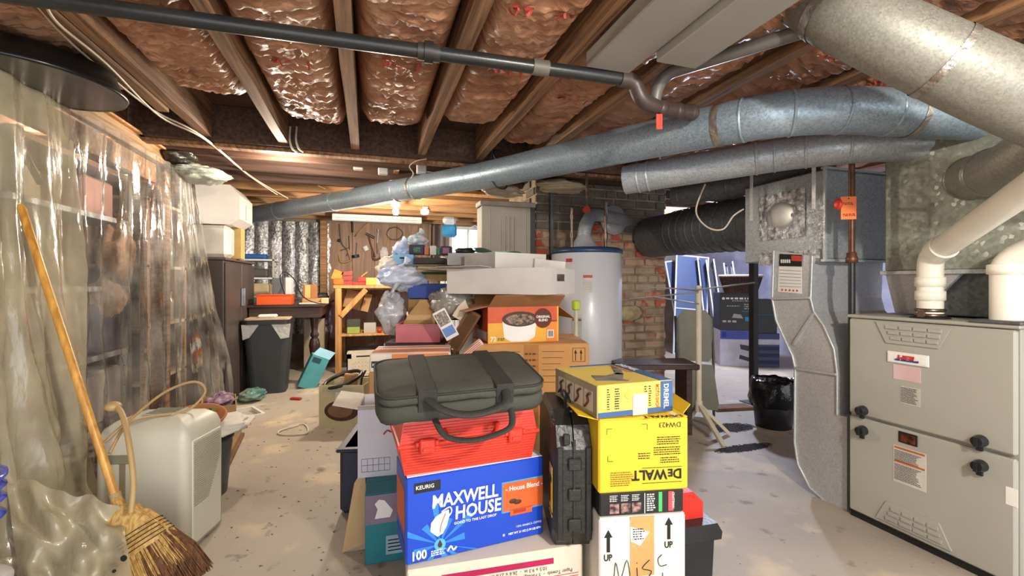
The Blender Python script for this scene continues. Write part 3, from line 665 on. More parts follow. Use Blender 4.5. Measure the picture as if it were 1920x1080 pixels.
t = thing('yellow_carton', 'bright yellow power tool carton lying upside down below the older tool box', 'box', W(.248,1.283,.4435), camyaw(7))
MB().box((0,0,0),(.272,.25,.212), None, .005).build('box_body', YEL, t)
MB().prism([(.0,0,.212),(.0,.25,.212),(-.055,.22,.222),(-.055,.02,.222)], (0,0,.003)).build('side_flap', YEL, t)
MB().prism([(.272,.03,.212),(.272,.24,.212),(.31,.20,.240),(.30,.04,.236)], (0,0,.003)).build('side_flap', YEL, t)
MB().box((.002,.0,.212),(.27,.25,.215), None, .001).build('top_flap', YEL, t)
K = dict(rot=180, bold=.0012)
words(t, 'D', .040, 'front', fo, .2515, .062, INK, sx=.95, **K); words(t, 'E', .030, 'front', fo, .2235, .062, INK, sx=1.0, **K); words(t, 'WALT', .040, 'front', fo, .205, .062, INK, sx=.95, **K)
patch('rule_line', t, 'front', fo, (.13,.024,.252,.0252), INK); patch('rule_line', t, 'front', fo, (.13,.068,.252,.0692), INK)
words(t, 'DW423', .021, 'front', fo, .249, .199, INK, rot=180, sx=1.0)
rg = random.Random(8)
scribble(t, 'front', fo, .175, .155, .25, 4, .0065, INK, .0028, rng=rg); scribble(t, 'front', fo, .165, .125, .25, 4, .0065, INK, .0028, rng=rg); scribble(t, 'front', fo, .185, .095, .252, 3, .0065, INK, .0028, rng=rg); scribble(t, 'front', fo, .118, .11, .155, 3, .007, INK, .0028, rng=rg); scribble(t, 'front', fo, .035, .058, .11, 7, .0062, mat('#8a6d1c'), .0028, rng=rg)
for (x, y, a, b) in ((.024,.186,1,-1),(.145,.196,-1,-1),(.027,.092,1,1)): patch('crop_mark', t, 'front', fo, (min(x,x+a*.016),y,max(x,x+a*.016),y+.001), INK); patch('crop_mark', t, 'front', fo, (x,min(y,y+b*.016),x+.001,max(y,y+b*.016)), INK)
words(t, 'DEWALT', .03, 'top', (0,0,.215), .255, .012, INK, rot=180, bold=.001, off=.001)

t = thing('power_tool_box', 'older yellow and blue rotary tool carton on top of the bright yellow box', 'box', W(.243,1.272,.662), camyaw(18.5))
OY = mat('#dcc25c', .55, 0, .08, 4); OB = mat('#3d5f92', .55, 0, .12, 5); OG = mat('#a1977a', .6, 0, .2, 9)
MB().box((0,0,0),(.256,.29,.095), None, .003).build('box_body', OY, t)
patch('picture_side', t, 'left', fo, (-.288,.002,-.002,.093), OG); 
for k in range(4): patch('printed_picture', t, 'left', (-.0012,0,0), (-.262+.062*k,.014,-.212+.062*k,.072), mat('#cfc7b2', .6)); stroke(t, [(-.255+.062*k,.02),(-.235+.062*k,.04),(-.24+.062*k,.055),(-.22+.062*k,.066)], (-.002,0,0), .004, 'left', 'figure_drawing', BROWN)
patch('blue_band', t, 'front', fo, (.002,.002,.254,.017), OB); patch('blue_band', t, 'front', fo, (.212,.002,.254,.093), OB); patch('blue_band', t, 'top', (0,0,.095), (.212,.002,.254,.288), OB); patch('blue_band', t, 'top', (0,0,.095), (.05,.272,.254,.288), OB)
words(t, 'DREMEL', .024, 'front', (0,-.001,0), .222, .086, WH, rot=-90, bold=.0003, sx=.85); words(t, 'DREMEL', .034, 'top', (0,0,.096), .22, .27, WH, rot=-90, bold=.001)
words(t, 'MOTO-SHOP', .018, 'front', fo, .194, .086, mat('#b8452c'), rot=-90, bold=.0002, sx=.66); words(t, 'MOTO-SHOP', .024, 'top', (0,0,.095), .19, .26, mat('#c8562f'), rot=-90, bold=.0006, sx=.9)
for x in (.03,.055,.062,.155,.17): scribble(t, 'front', fo, x, .08, x+.009, 9, .007, INK, .003)
patch('clear_tape', t, 'front', (0,-.001,0), (.115,0,.165,.062), CLEARTAPE, .0008); patch('yellow_sticker', t, 'front', fo, [(.087,.062),(.101,.076),(.115,.062),(.101,.048)], mat('#efe04c'), .002)
patch('saw_drawing', t, 'top', (0,0,.095), [(.03,.06),(.11,.02),(.125,.03),(.115,.05),(.16,.12),(.15,.14),(.09,.11),(.05,.13)], mat('#8d887c', .6, 0, .3, 30)); patch('rotary_tool_drawing', t, 'top', (0,0,.095), [(.13,.12),(.155,.11),(.19,.18),(.20,.23),(.185,.235),(.165,.19)], mat('#8f8a80', .6, 0, .5, 50))

# paper towel carton and coffee box
t = carton('towel_carton', 'cream carton with a magenta stripe and upside-down print, bottom of the front stack', 'box', W(-.292,1.245,0), camyaw(14), .525, .36, .246, mat('#ddd2bd', .8, 0, .05), tape=CLEARTAPE)
patch('magenta_stripe', t, 'front', fo, (.095,.205,.43,.222), mat('#b3124f', .6)); patch('barcode_frame', t, 'front', fo, (.018,.15,.082,.215), BROWN); patch('barcode_field', t, 'front', fo, (.022,.154,.078,.211), PAPER, .0018)
for k in range(12): patch('barcode_bar', t, 'front', (0,-.0012,0), (.028+k*.0035,.17,.0293+k*.0035+(k % 3)*.0006,.20), INK)
words(t, '10.5 x 9.3 in  -  26.6 x 23.6 cm', .016, 'front', fo, .41, .200, BROWN, rot=180, sx=.9); words(t, 'Paper Towels  -  5 Packages  -  250 White', .016, 'front', fo, .49, .183, BROWN, rot=180, sx=.9); words(t, 'Singlefold', .055, 'front', fo, .50, .155, BROWN, rot=180, bold=.0008)
for y in (.166,.158): patch('thin_rule', t, 'front', fo, (.30,y,.51,y+.0012), mat('#b3124f'))

t = carton('coffee_carton', 'blue coffee pod carton printed MAXWELL HOUSE in the front stack', 'box', W(-.298,1.262,.2505), camyaw(22.5), .43, .19, .247, BLUE, flaps=False)
patch('white_top', t, 'top', (0,0,.247), (.003,.003,.427,.187), WH, .002)
patch('brand_tag', t, 'front', fo, (.022,.200,.098,.229), BLACK); words(t, 'KEURIG', .0155, 'front', (0,-.001,0), .026, .211, WH, bold=.0002, sx=1.0)
words(t, 'MAXWELL', .053, 'front', (0,-.0006,0), .072, .150, WH, bold=.0013, sx=.82, shear=.05); words(t, 'HOUSE', .053, 'front', (0,-.0006,0), .140, .106, WH, bold=.0013, sx=.85, shear=.05); words(t, 'GOOD TO THE LAST DROP', .0105, 'front', fo, .138, .090, WH, sx=1.02, bold=.0002)
# star burst, tilted cup, drop
for a in range(12):
    A = a*PI/6+.12; q = .12 if a % 2 else .075; dx, dy = math.cos(A), math.sin(A); cx, cy = .096, .042
    pts = [(cx, cy), (cx+dx*q-dy*.010, cy+dy*q+dx*.010), (cx+dx*q+dy*.010, cy+dy*q-dx*.010)]
    pts = [(min(max(x,.003),.427), min(max(y,.003),.24)) for x, y in pts]
    if abs((pts[1][0]-pts[0][0])*(pts[2][1]-pts[0][1])-(pts[1][1]-pts[0][1])*(pts[2][0]-pts[0][0])) > 1e-5: patch('ray', t, 'front', fo, pts, mat('#2f86dd', .4), .0008+.00004*a)
patch('halo', t, 'front', (0,-.001,0), [(.096+.017*math.cos(k*PI/8), .042+.017*math.sin(k*PI/8)) for k in range(16)], mat('#57b9ec', .4), .0012)
patch('cup', t, 'front', (0,-.001,0), [(.068,.085),(.070,.108),(.084,.124),(.104,.134),(.122,.138),(.124,.120),(.116,.092),(.104,.072),(.088,.066)], WH, .0014)
stroke(t, [(.096,.078),(.100,.10),(.112,.13)], (0,-.0015,0), .0012, name='cup_line', m=ORG); stroke(t, [(.10,.136),(.124,.146),(.13,.132),(.122,.12)], (0,-.001,0), .0022, name='cup_handle', m=WH)
patch('coffee_drop', t, 'front', (0,-.002,0), [(.096,.056),(.103,.042),(.100,.034),(.092,.034),(.089,.042)], BROWN, .0014)
words(t, '100', .036, 'front', (0,-.0006,0), .012, .012, WH, bold=.001, sx=.85); scribble(t, 'front', (0,-.001,0), .07, .025, .115, 3, .006, WH, .0035); MB().tube(bezier_path([(.118,-.003,.018),(.128,-.003,.03),(.136,-.003,.018),(.145,-.003,.026)], 4), .003, 6).build('recycle_mark', WH, t)
patch('panel_edge', t, 'front', fo, (.288,.092,.427,.187), CYAN); patch('orange_panel', t, 'front', (0,-.0012,0), (.291,.096,.427,.183), ORG); patch('panel_tongue', t, 'front', (0,-.0012,0), (.315,.080,.39,.10), ORG)
words(t, '- House Blend -', .0215, 'front', (0,-.002,0), .300, .158, WH, sx=.92, bold=.0003)
for x, y in ((.325,.125),(.340,.120)): MB().ball((x,-.003,y), .012, 12, 8, (1.1,.2,.6)).build('coffee_bean', BROWN, t)
patch('red_ribbon', t, 'front', (0,-.0024,0), (.327,.086,.368,.095), mat('#b5301f')); words(t, '100% ARABICA COFFEE', .009, 'front', fo, .335, .040, WH, sx=.95); words(t, 'NET WT 31 OZ (1.94 LB) 878g', .009, 'front', fo, .31, .022, WH, sx=.95, bold=.0003); patch('star_mark', t, 'front', fo, (.292,.022,.298,.028), WH)
patch('orange_side', t, 'left', fo, (-.17,.08,-.03,.20), ORG); patch('orange_side', t, 'left', fo, (-.17,.012,-.03,.05), mat('#2a55b8'))

# red toolbox
t = thing('tool_case', 'red ribbed plastic toolbox with two latches, under the black bag', 'toolbox', W(-.318,1.262,.4995), camyaw(20.5))
RT = mat('#dc3a26', .35, 0, .06, 5, .1, 200); wd, dp = .425, .20
def tray(z0, z1, i0, i1, m, nm, parent): MB().add([(i0,i0*.6,z0),(wd-i0,i0*.6,z0),(wd-i0,dp-i0*.6,z0),(i0,dp-i0*.6,z0),(i1,i1*.6,z1),(wd-i1,i1*.6,z1),(wd-i1,dp-i1*.6,z1),(i1,dp-i1*.6,z1)], [(0,3,2,1),(4,5,6,7),(0,1,5,4),(1,2,6,5),(2,3,7,6),(3,0,4,7)]).build(nm, m, parent)
tray(0, .083, .016, .002, RT, 'tool_tray', t); tray(.088, .150, .002, .012, RT, 'lid', t)
MB().box((-.006,-.006,.080),(wd+.006,dp+.006,.092), None, .003).build('rim', RT, t)
mb = MB()
for k in range(9): z = .008+k*.008; i_ = .016-.014*z/.083; mb.box((i_+.004,i_*.6-.0035,z),(wd-i_-.004,i_*.6+.002,z+.0035))
mb.build('ribs', RT, t); mb = MB()
for k in range(6): z = .098+k*.008; i_ = .002+.01*(z-.088)/.062; mb.box((i_+.004,i_*.6-.003,z),(wd-i_-.004,i_*.6+.002,z+.0035))
mb.build('ribs', RT, t)
for x in (.055,.325):
    q = MB().box((x,-.016,.062),(x+.045,-.004,.104), None, .004).build('latch', RT, t); MB().box((x-.012,-.012,.082),(x,-.003,.098), None, .003).box((x+.045,-.012,.082),(x+.057,-.003,.098), None, .003).box((x+.008,-.02,.07),(x+.037,-.015,.082), None, .002).build('latch_hinge', RT, q)
mb = MB(); mb.tube(bezier_path([(.13,-.004,.12),(.135,-.05,.11),(.20,-.062,.108),(.26,-.055,.112),(.29,-.004,.124)], 6), .0075, 10); mb.build('carry_handle', RT, t)

# padded bag
BG = mat('#45453c', .8, 0, .18, 5, .35, 350); BGD = mat('#302f2a', .75, 0, .2, 8, .3, 300)
t = thing('laptop_bag', 'black padded carry bag lying flat on the red toolbox', 'bag', W(-.345,1.135,.672), 0, None, (math.radians(10), math.radians(-1), camyaw(18)))
BW, BD, BH = .47, .30, .088
def rrect(w_, d_, r, n=5, z=0, x0=0, y0=0):
    o = []
    for cx, cy, a0 in ((w_-r,r,-90),(w_-r,d_-r,0),(r,d_-r,90),(r,r,180)):
        for k in range(n+1): a = math.radians(a0+90*k/n); o.append((x0+cx+r*math.cos(a), y0+cy+r*math.sin(a), z))
    return o
def soft_slab(levels, w_, d_, r, amp=.006, seed=0, bulge=0):
    """stack of rounded-rectangle rings (inset, z) with a soft bulged cap"""
    mb = MB(); n = 5; N_ = 4*(n+1)*1; rings = []
    for ins, z in levels:
        ring = [Vector(p) for p in rrect(w_-2*ins, d_-2*ins, max(.004, r-ins), n, z, ins, ins)]
        ring2 = []
        for i in range(len(ring)):
            a, b = ring[i], ring[(i+1) % len(ring)]; m_ = max(1, int((b-a).length/.03)) if (b-a).length > .05 else 1
            for k in range(m_): ring2.append(a.lerp(b, k/m_))
        rings.append(ring2)
    L_ = min(len(x) for x in rings); m0 = rings[0]
    # resample every ring on the first ring's angles so they join
    def res(ring, cnt):
        tot = [0]
        for i in range(len(ring)): tot.append(tot[-1]+(ring[(i+1) % len(ring)]-ring[i]).length)
        out = []
        for k in range(cnt):
            d = tot[-1]*k/cnt; j = max(i for i in range(len(tot)-1) if tot[i] <= d+1e-9); f = (d-tot[j])/max(1e-9, tot[j+1]-tot[j]); out.append(ring[j].lerp(ring[(j+1) % len(ring)], f))
        return out
    cnt = 64; rings = [res(x, cnt) for x in rings]; vs = []; fs = []
    for x in rings:
        for p in x: vs.append(p+Vector((0,0,1))*amp*noise.noise(p*14+Vector((seed,0,0))))
    for i in range(len(rings)-1):
        for k in range(cnt): fs.append((i*cnt+k, i*cnt+(k+1) % cnt, (i+1)*cnt+(k+1) % cnt, (i+1)*cnt+k))
    fs.append(tuple(range(cnt-1,-1,-1))); fs.append(tuple((len(rings)-1)*cnt+k for k in range(cnt)))
    return mb.add(vs, fs, True)
soft_slab([(.03,0),(.008,.01),(0,.03),(.002,.052),(.006,.056)], BW, BD, .05, .006, 1).build('bag_base', BG, t)
soft_slab([(.006,.058),(0,.068),(.004,.082),(.02,.090),(.06,.094)], BW, BD, .05, .005, 2).build('bag_top', BG, t)
mb = MB(); rr = [Vector(p) for p in rrect(BW-.006, BD-.006, .048, 6, .083, .003, .003)]; rr.append(rr[0]); mb.tube(rr, .0035, 6); mb.build('piping', BGD, t)
for x in (.105,.315):
    mb = MB().box((x,-.002,.04),(x+.05,BD-.01,.0975), None, .002); mb.build('strap', BGD, t)
mb = MB(); mb.tube(bezier_path([(.13,-.003,.075),(.16,-.04,.062),(.21,-.062,.052),(.27,-.062,.052),(.325,-.045,.062),(.34,-.003,.078)], 8), .013, 10, True, .5); mb.build('handle', BGD, t)
mb = MB(); mb.tube(bezier_path([(.15,.004,.012),(.17,-.045,-.01),(.22,-.065,-.018),(.28,-.065,-.016),(.345,-.045,-.006),(.36,-.0,.02)], 8), .009, 10, True, .5); mb.build('handle', BGD, t)

# black moulded case standing on edge
t = thing('drill_case', 'black moulded power tool case standing upright with a yellow letter on its side', 'case', W(.122,1.335,.2505), 0, None, (0, 0, camyaw(3)))
BC = mat('#2b2b29', .38, 0, .22, 7, .25, 70)
def shell(x0, x1, nm):
    pr = [(0,0,.05),(0,0,.30),(0,.03,.365),(0,.08,.40),(0,.30,.40),(0,.35,.36),(0,.36,.30),(0,.36,.05),(0,.32,0),(0,.03,0)]
    mb = MB(); cen = Vector((0,.18,.2)); a = [Vector((x0,y,z)) for _,y,z in pr]; b = [Vector((x0+(x1-x0)*.8,y,z)) for _,y,z in pr]
    c = [Vector((x1, cen.y+(y-cen.y)*.92, cen.z+(z-cen.z)*.93)) for _,y,z in pr]
    n = len(pr); fs = [tuple(range(n)), tuple(range(3*n-1,2*n-1,-1))]
    for L0 in (0, n):
        for k in range(n): fs.append((L0+k, L0+n+k, L0+n+(k+1) % n, L0+(k+1) % n))
    if x1 < x0: fs = [tuple(reversed(f)) for f in fs]
    fs = [tuple(reversed(f)) for f in fs]
    mb.add(a+b+c, fs); return mb.build(nm, BC, t)
sl = shell(.062,.0,'case_half'); shell(.066,.128,'case_half')
MB().box((.060,-.004,.02),(.068,.0,.33), None, .001).box((.060,.05,.398),(.068,.31,.404)).build('closing_seam', BC, t)
for z in (.06,.15,.24): MB().box((.045,-.010,z),(.085,.0,z+.035), None, .003).build('side_ridge', BC, t)
for x0 in (.012,.098): MB().box((x0,-.007,.03),(x0+.018,.0,.31), None, .003).build('side_ridge', BC, t)
MB().box((.03,-.012,.318),(.05,-.0,.35), None, .003).build('latch', BC, t)
mb = MB(); mb.tube(bezier_path([(.064,.10,.395),(.064,.11,.425),(.064,.15,.435),(.064,.22,.435),(.064,.26,.425),(.064,.27,.395)], 6), .014, 12)
for k in range(6): mb.tube([(.064,.135+k*.018,.434),(.064,.143+k*.018,.434)], .0165, 12)
mb.build('handle', BC, t)
patch('yellow_panel', sl, 'left', (-.0005,0,0), [(-.062,.11),(-.008,.11),(-.008,.245),(-.062,.245)], mat('#e2b51f', .5)); words(sl, 'T', .12, 'left', (-.0015,0,0), -.012, .128, INK, bold=.003, align='RIGHT'); patch('yellow_line', sl, 'left', (-.001,0,0), (-.062,.095,-.008,.101), mat('#e2b51f', .5))

# cartons to the left of the front stack
t = carton('teal_carton', 'teal and mauve carton at the bottom left of the front stack', 'box', W(-.545,1.66,0), camyaw(16), .20, .22, .26, TEAL, flaps=True)
patch('mauve_band', t, 'front', fo, (.002,.15,.198,.258), mat('#8d7d8f')); patch('white_animal_mark', t, 'front', (0,-.001,0), [(.035,.17),(.09,.17),(.10,.195),(.085,.215),(.07,.235),(.05,.24),(.035,.225),(.045,.205)], WH); patch('info_label', t, 'front', fo, (.075,.03,.15,.10), mat('#9fbfd0'))
for k in range(4): patch('label_bar', t, 'front', (0,-.001,0), (.082,.042+k*.013,.142,.046+k*.013), INK)
t = open_box('white_carton', 'open white shipping carton behind the coffee carton, one flap folded out', 'box', W(-.62,1.80,.264), camyaw(13), .30, .26, .275, mat('#d9d6dc', .8, 0, .04), mat('#e4ded2', .8), flaps=[('l',12),('f',24)], fl=.10)
for k in range(6): patch('grid_line', t, 'front', fo, (.014+k*.022,.022,.0155+k*.022,.075), mat('#6a6a80'))
for k in range(3): patch('grid_line', t, 'front', fo, (.014,.022+k*.026,.126,.0235+k*.026), mat('#6a6a80'))
stroke(t, [(.10,.17),(.115,.185),(.13,.178),(.145,.19)], fo, .003, name='red_mark', m=mat('#b03a34'))
t = thing('cardboard_sheet', 'torn tan cardboard sheet leaning low beside the white shipping carton', 'cardboard', W(-.66,1.74,0), camyaw(25)); MB().prism([(0,0,0),(.10,0,.02),(.09,.05,.30),(.05,.05,.24)], (0,.004,0)).build('sheet', CARD_L, t)

# box of hoses on the floor
t = open_box('hose_box', 'small open cream box with a brown oval print and hoses, standing alone on the floor', 'box', W(-1.395,3.235,0), camyaw(0), .325, .26, .31, mat('#cfc79f', .8, 0, .05), CARD_L)
patch('brown_oval', t, 'front', fo, [(.165+.125*math.cos(k*PI/12), .125+.075*math.sin(k*PI/12)) for k in range(24)], BROWN); patch('brown_oval_inner', t, 'front', (0,-.001,0), [(.155+.09*math.cos(k*PI/12), .125+.05*math.sin(k*PI/12)) for k in range(24)], mat('#8a6a4c')); patch('shipping_label', t, 'front', (0,-.002,0), (.12,.16,.30,.26), PAPER)
for k in range(10): patch('barcode_bar', t, 'front', (0,-.003,0), (.135+k*.006,.175,.138+k*.006,.195), INK)
scribble(t, 'front', fo, .03, .285, .28, 3, .012, GREY, .007)
tag(MB().tube([W(-1.26,3.34,.33)+Vector((.13*math.cos(a*PI/10), .10*math.sin(a*PI/10), .045*math.sin(a*PI/10+1))) for a in range(21)], .014, 8).build('vacuum_hose', BLACKP), 'black hose coiled on top of the small cream box', 'hose')
for lb_, pts in (('brown paper packet tucked in the small cream box', [(-1.33,3.38,.22),(-1.22,3.38,.38)]),):
    p = W(-1.30,3.36,.02); tag(MB().box((0,0,0),(.10,.05,.345), None, .006).build('paper_packet', CARD, None, p, (0,.12,0)), lb_, 'packet')
tag(MB().tube(bezier_path([W(-1.15,3.36,.10),W(-1.12,3.34,.33),W(-1.08,3.30,.40),W(-1.10,3.26,.34)], 6), .007, 8).build('curved_rod', BLACK), 'thin black rod poking out of the small cream box', 'rod')
tag(MB().tube(bezier_path([PZ(540,800,.008), PZ(570,795,.008), PZ(575,812,.008), PZ(530,815,.008), PZ(524,808,.008), PZ(560,797,.008)], 8), .005, 6).build('cable', CREAM), 'thin pale cord loop lying on the floor before the cream box', 'cord')
tag(MB().box((0,0,0),(.10,.035,.02), None, .004).build('red_block', mat('#a8322c'), None, PZ(543,750,.0), (0,0,-.5)), 'small red block on the floor left of the table leg', 'block')

# ------------------------------------------------------------------ the middle pile
BC2 = mat('#c8a070', .85, 0, .08, 5)
t = carton('lower_carton', 'plain tan carton on the floor hidden under the big orange-brown carton', 'box', W(-.21,2.42,0), camyaw(3), .62, .45, .27, CARD)
t = carton('big_carton', 'large orange-tan carton with printed lines and two up arrows, under the orange coffee box', 'box', W(-.215,2.41,.2745), camyaw(3), .635, .46, .442, mat('#d3995a', .8, 0, .1, 4), tape=mat('#c78b4c', .3))
patch('brown_tape', t, 'front', fo, (.28,.0,.36,.44), mat('#b97c40', .3, 0, .1))
for k in range(6): patch('printed_rule', t, 'front', fo, (.05,.40-k*.033,.26-.01*k,.4025-k*.033), BROWN); patch('printed_rule', t, 'front', fo, (.38,.40-k*.033,.50-.01*k,.4025-k*.033), BROWN); scribble(t, 'front', (0,-.001,0), .285, .385-k*.033, .355, 1, .01, BROWN, .009)
MB().box((.545,-.0015,.345),(.615,.0,.347)).box((.545,-.0015,.418),(.615,.0,.420)).box((.545,-.0015,.345),(.547,.0,.42)).box((.613,-.0015,.345),(.615,.0,.42)).build('arrow_frame', INK, t)
for x in (.560,.590): patch('arrow', t, 'front', fo, [(x,.352),(x+.004,.352),(x+.004,.39),(x+.010,.39),(x+.002,.412),(x-.006,.39),(x,.39)], INK)
words(t, '111074', .03, 'front', fo, .36, .10, BROWN)

t = open_box('coffee_pod_box', 'open orange and red coffee pod carton with a mug picture and the number 72', 'box', W(-.130,2.42,.7195), camyaw(18), .415, .30, .20, mat('#f0b030', .55, 0, .06), mat('#b07e4e', .85), flaps=[('f',30),('l',-12),('r',-35),('b',60)], fl=.13)
patch('red_band', t, 'front', fo, (.0,.11,.405,.199), mat('#d9541f', .5, 0, .1)); patch('orange_edge', t, 'front', fo, (.34,.0,.405,.12), ORANGE); patch('white_cup', t, 'front', (0,-.001,0), [(.08,.135),(.09,.03),(.13,.006),(.23,.006),(.27,.03),(.285,.135)], WH)
patch('cup_rim', t, 'front', (0,-.002,0), [(.183+.105*math.cos(k*PI/12), .130+.042*math.sin(k*PI/12)) for k in range(24)], BROWN, .002); patch('coffee_surface', t, 'front', (0,-.0045,0), [(.183+.085*math.cos(k*PI/12), .127+.03*math.sin(k*PI/12)) for k in range(24)], mat('#a08468', .5, 0, .6, 60))
patch('brown_disc', t, 'front', (0,-.004,0), [(.318+.052*math.cos(k*PI/12), .132+.055*math.sin(k*PI/12)) for k in range(24)], mat('#6b2f1c'), .002); words(t, 'ORIGINAL\nBLEND', .019, 'front', (0,-.006,0), .318, .134, WH, align='CENTER', sx=.95, bold=.0006)
words(t, '72', .035, 'front', (0,-.001,0), .012, .012, WH, bold=.001); scribble(t, 'front', (0,-.001,0), .055, .022, .10, 2, .008, mat('#3f7a50'), .006); patch('barcode_label', t, 'front', (0,-.001,0), (.345,.02,.385,.065), PAPER)
for k in range(8): patch('barcode_bar', t, 'front', (0,-.002,0), (.350+k*.004,.026,.352+k*.004,.06), INK)
patch('red_side', t, 'left', fo, (-.299,.0,-.001,.199), mat('#c2401d', .5)); patch('pod_picture', t, 'left', (-.001,0,0), [(-.17+.06*math.cos(k*PI/8), .12+.06*math.sin(k*PI/8)) for k in range(16)], BROWN); patch('grey_corner', t, 'left', (-.001,0,0), (-.26,.01,-.02,.06), GREY)

def tray_box(name, label, loc, yaw, w_, d_, h_, m, hole_side='right', rot=None, th=.005):
    t = thing(name, label, 'box', loc, yaw, None, rot); mb = MB(); mb.box((0,0,0),(w_,d_,th)); mb.box((0,0,th),(w_,th,h_)); mb.box((0,d_-th,th),(w_,d_,h_)); mb.box((0,th,th),(th,d_-th,h_)); mb.build('tray_body', m, t)
    mb = MB(); y0, y1 = d_*.36, d_*.64; za, zb = h_*.50, h_*.78; mb.box((w_-th,th,th),(w_,d_-th,za)); mb.box((w_-th,th,zb),(w_,d_-th,h_)); mb.box((w_-th,th,za),(w_,y0,zb)); mb.box((w_-th,y1,za),(w_,d_-th,zb)); mb.build('end_panel', m, t)
    return t
TR = mat('#d6cfc6', .8, 0, .04)
t = tray_box('white_tray_box', 'long shallow white cardboard tray with a hand hole, lying across the orange coffee box', W(-.377,2.591,.987), camyaw(-28), .62, .44, .142, TR)
MB().prism([(.0,0,.145),(.30,0,.145),(.26,-.06,.155),(.0,-.10,.15)], (0,0,.003)).build('flap', GREY, t)
t = tray_box('white_tray_box', 'second white cardboard tray, tilted, resting inside and above the long tray', W(-.093,2.48,1.131), camyaw(38), .38, .32, .09, mat('#d9d3c8', .8, 0, .04))
patch('grey_end', t, 'left', fo, (-.318,.002,-.002,.088), mat('#aaa6a3', .8))
t = tray_box('white_tray_box', 'white cardboard lid wedged at the right end of the stacked trays', W(.13,2.62,1.131), camyaw(20), .20, .16, .06, mat('#e0dace', .8), rot=(0,.08,camyaw(20)))
t = thing('slim_board', 'thin worn grey board lying under the upper tray, pointing left', 'board', W(-.60,2.78,1.13), 0, None, (0,.03,camyaw(-12))); MB().box((0,0,0),(.42,.28,.012), None, .002).build('board', mat('#8d857b', .8, 0, .2), t)
t = tray_box('grey_box_lid', 'grey shallow box holding a black cloth, left end of the upper trays', W(-.40,2.80,1.16), camyaw(-2), .20, .2, .075, mat('#a8a5a3', .8))
tag(MB().ball(W(-.30,2.88,1.25), .05, 14, 10, (1.3,.8,.45), .5).build('black_cloth', BLACK), 'black bundled cloth in the grey shallow box', 'cloth')
tag(MB().grid(lambda s, q: tuple(W(-.24+.30*s, 2.80+.16*q, 1.262-.03*s+.012*math.sin(s*9+q*4))), 14, 8).build('green_cloth', mat('#a8cbb0', .8)), 'pale green cloth spread over the upper white tray', 'cloth')

# left part of the middle pile, by depth
def simple(name, label, cat, u, v, d, yaw, w_, dd, h_, m, **k): return carton(name, label, cat, P(u, v, d), camyaw(yaw), w_, dd, h_, m, **k)
t = carton('navy_bin_box', 'dark navy plastic tub on the floor behind the black bag', 'bin', W(-.78,2.02,0), camyaw(6), .44, .36, .30, mat('#2b2f45', .5), flaps=False, bev=.02)
MB().box((-.012,-.012,.285),(.452,.372,.30), None, .005).build('rim', mat('#2b2f45', .5), t)
t = carton('coffee_box_stack', 'tan carton holding up the flat orange coffee carton behind the bag', 'box', W(-.66,2.06,.3045), camyaw(6), .40, .30, .33, CARD)
t = carton('flat_coffee_carton', 'flat orange and white coffee carton behind the black bag, printed KEURIG', 'box', W(-.655,2.06,.638), camyaw(8), .37, .25, .085, mat('#e5d9c8', .6), flaps=False)
patch('orange_top', t, 'top', (0,0,.085), (.004,.03,.366,.12), mat('#d97a4a', .5)); patch('orange_top', t, 'top', (0,0,.085), (.004,.18,.366,.21), mat('#c8664a', .5)); patch('orange_front', t, 'front', fo, (.10,.004,.36,.081), mat('#e2803f', .5)); patch('brand_tag', t, 'front', fo, (.008,.02,.09,.05), BLACK); words(t, 'KEURIG', .018, 'front', (0,-.001,0), .012, .028, WH)
t = carton('support_carton', 'brown carton on the floor supporting the black box and pink bin', 'box', W(-.80,2.62,0), camyaw(2), .46, .36, .60, CARD)
t = carton('black_carton', 'dark brown box with pale side edges under the pink plastic bin', 'box', W(-.745,2.60,.6045), camyaw(2), .365, .28, .095, mat('#3a2c28', .7), flaps=False)
for x in (.0,.355): patch('pale_edge', t, 'front', fo, (x+.002,.002,x+.008,.093), GREY)
t = open_box('pink_bin', 'translucent pink plastic bin with a tan carton in it', 'bin', W(-.675,2.60,.702), camyaw(2), .255, .2, .105, mat('#cf6f76', .3, 0, .05), th=.005)
MB().box((-.006,-.006,.098),(.261,.0,.106), None, .002).box((-.006,.2,.098),(.261,.206,.106), None, .002).build('rim', mat('#d98088', .3), t)
t = thing('bin_carton', 'tan cardboard box with a peaked top standing in the pink bin', 'box', W(-.645,2.66,.708), camyaw(4)); MB().prism([(0,0,0),(.185,0,0),(.185,0,.16),(.135,0,.235),(.10,0,.24),(.02,0,.14),(0,0,.10)], (0,.11,0)).build('box_body', mat('#b8905f', .85), t)
patch('clear_tape', t, 'front', fo, (.02,.12,.16,.15), CARD_L); scribble(t, 'front', fo, .12, .04, .17, 2, .015, BROWN, .008)
t = thing('tilted_brown_box', 'narrow dark brown open box tilted on its corner right of the pink bin', 'box', P(845,652,2.5), 0, None, (0, math.radians(32), camyaw(0))); mb = MB(); mb.box((-.03,0,0),(.05,.16,.24), None, .003); mb.build('box_body', CARD_D, t); MB().box((-.018,-.002,.01),(.038,.0,.225)).build('open_face', mat('#5b3d24', .9), t)
t = thing('magazine', 'white and blue printed packet leaning on the tilted brown box', 'magazine', P(838,640,2.44), 0, None, (.1, math.radians(-28), camyaw(10))); MB().box((0,0,0),(.075,.012,.17), None, .002).build('pages', PAPER, t); patch('blue_picture', t, 'front', fo, (.006,.02,.068,.07), mat('#6f8fd0')); patch('print', t, 'front', fo, (.006,.085,.068,.16), mat('#b9a898', .6, 0, .5, 90))
t = thing('striped_packet', 'red and white striped packet lying below the tilted brown box', 'packet', P(852,690,2.38), 0, None, (0, math.radians(-38), camyaw(8))); MB().box((0,0,0),(.20,.05,.035), None, .003).build('packet', mat('#e2cdbb'), t)
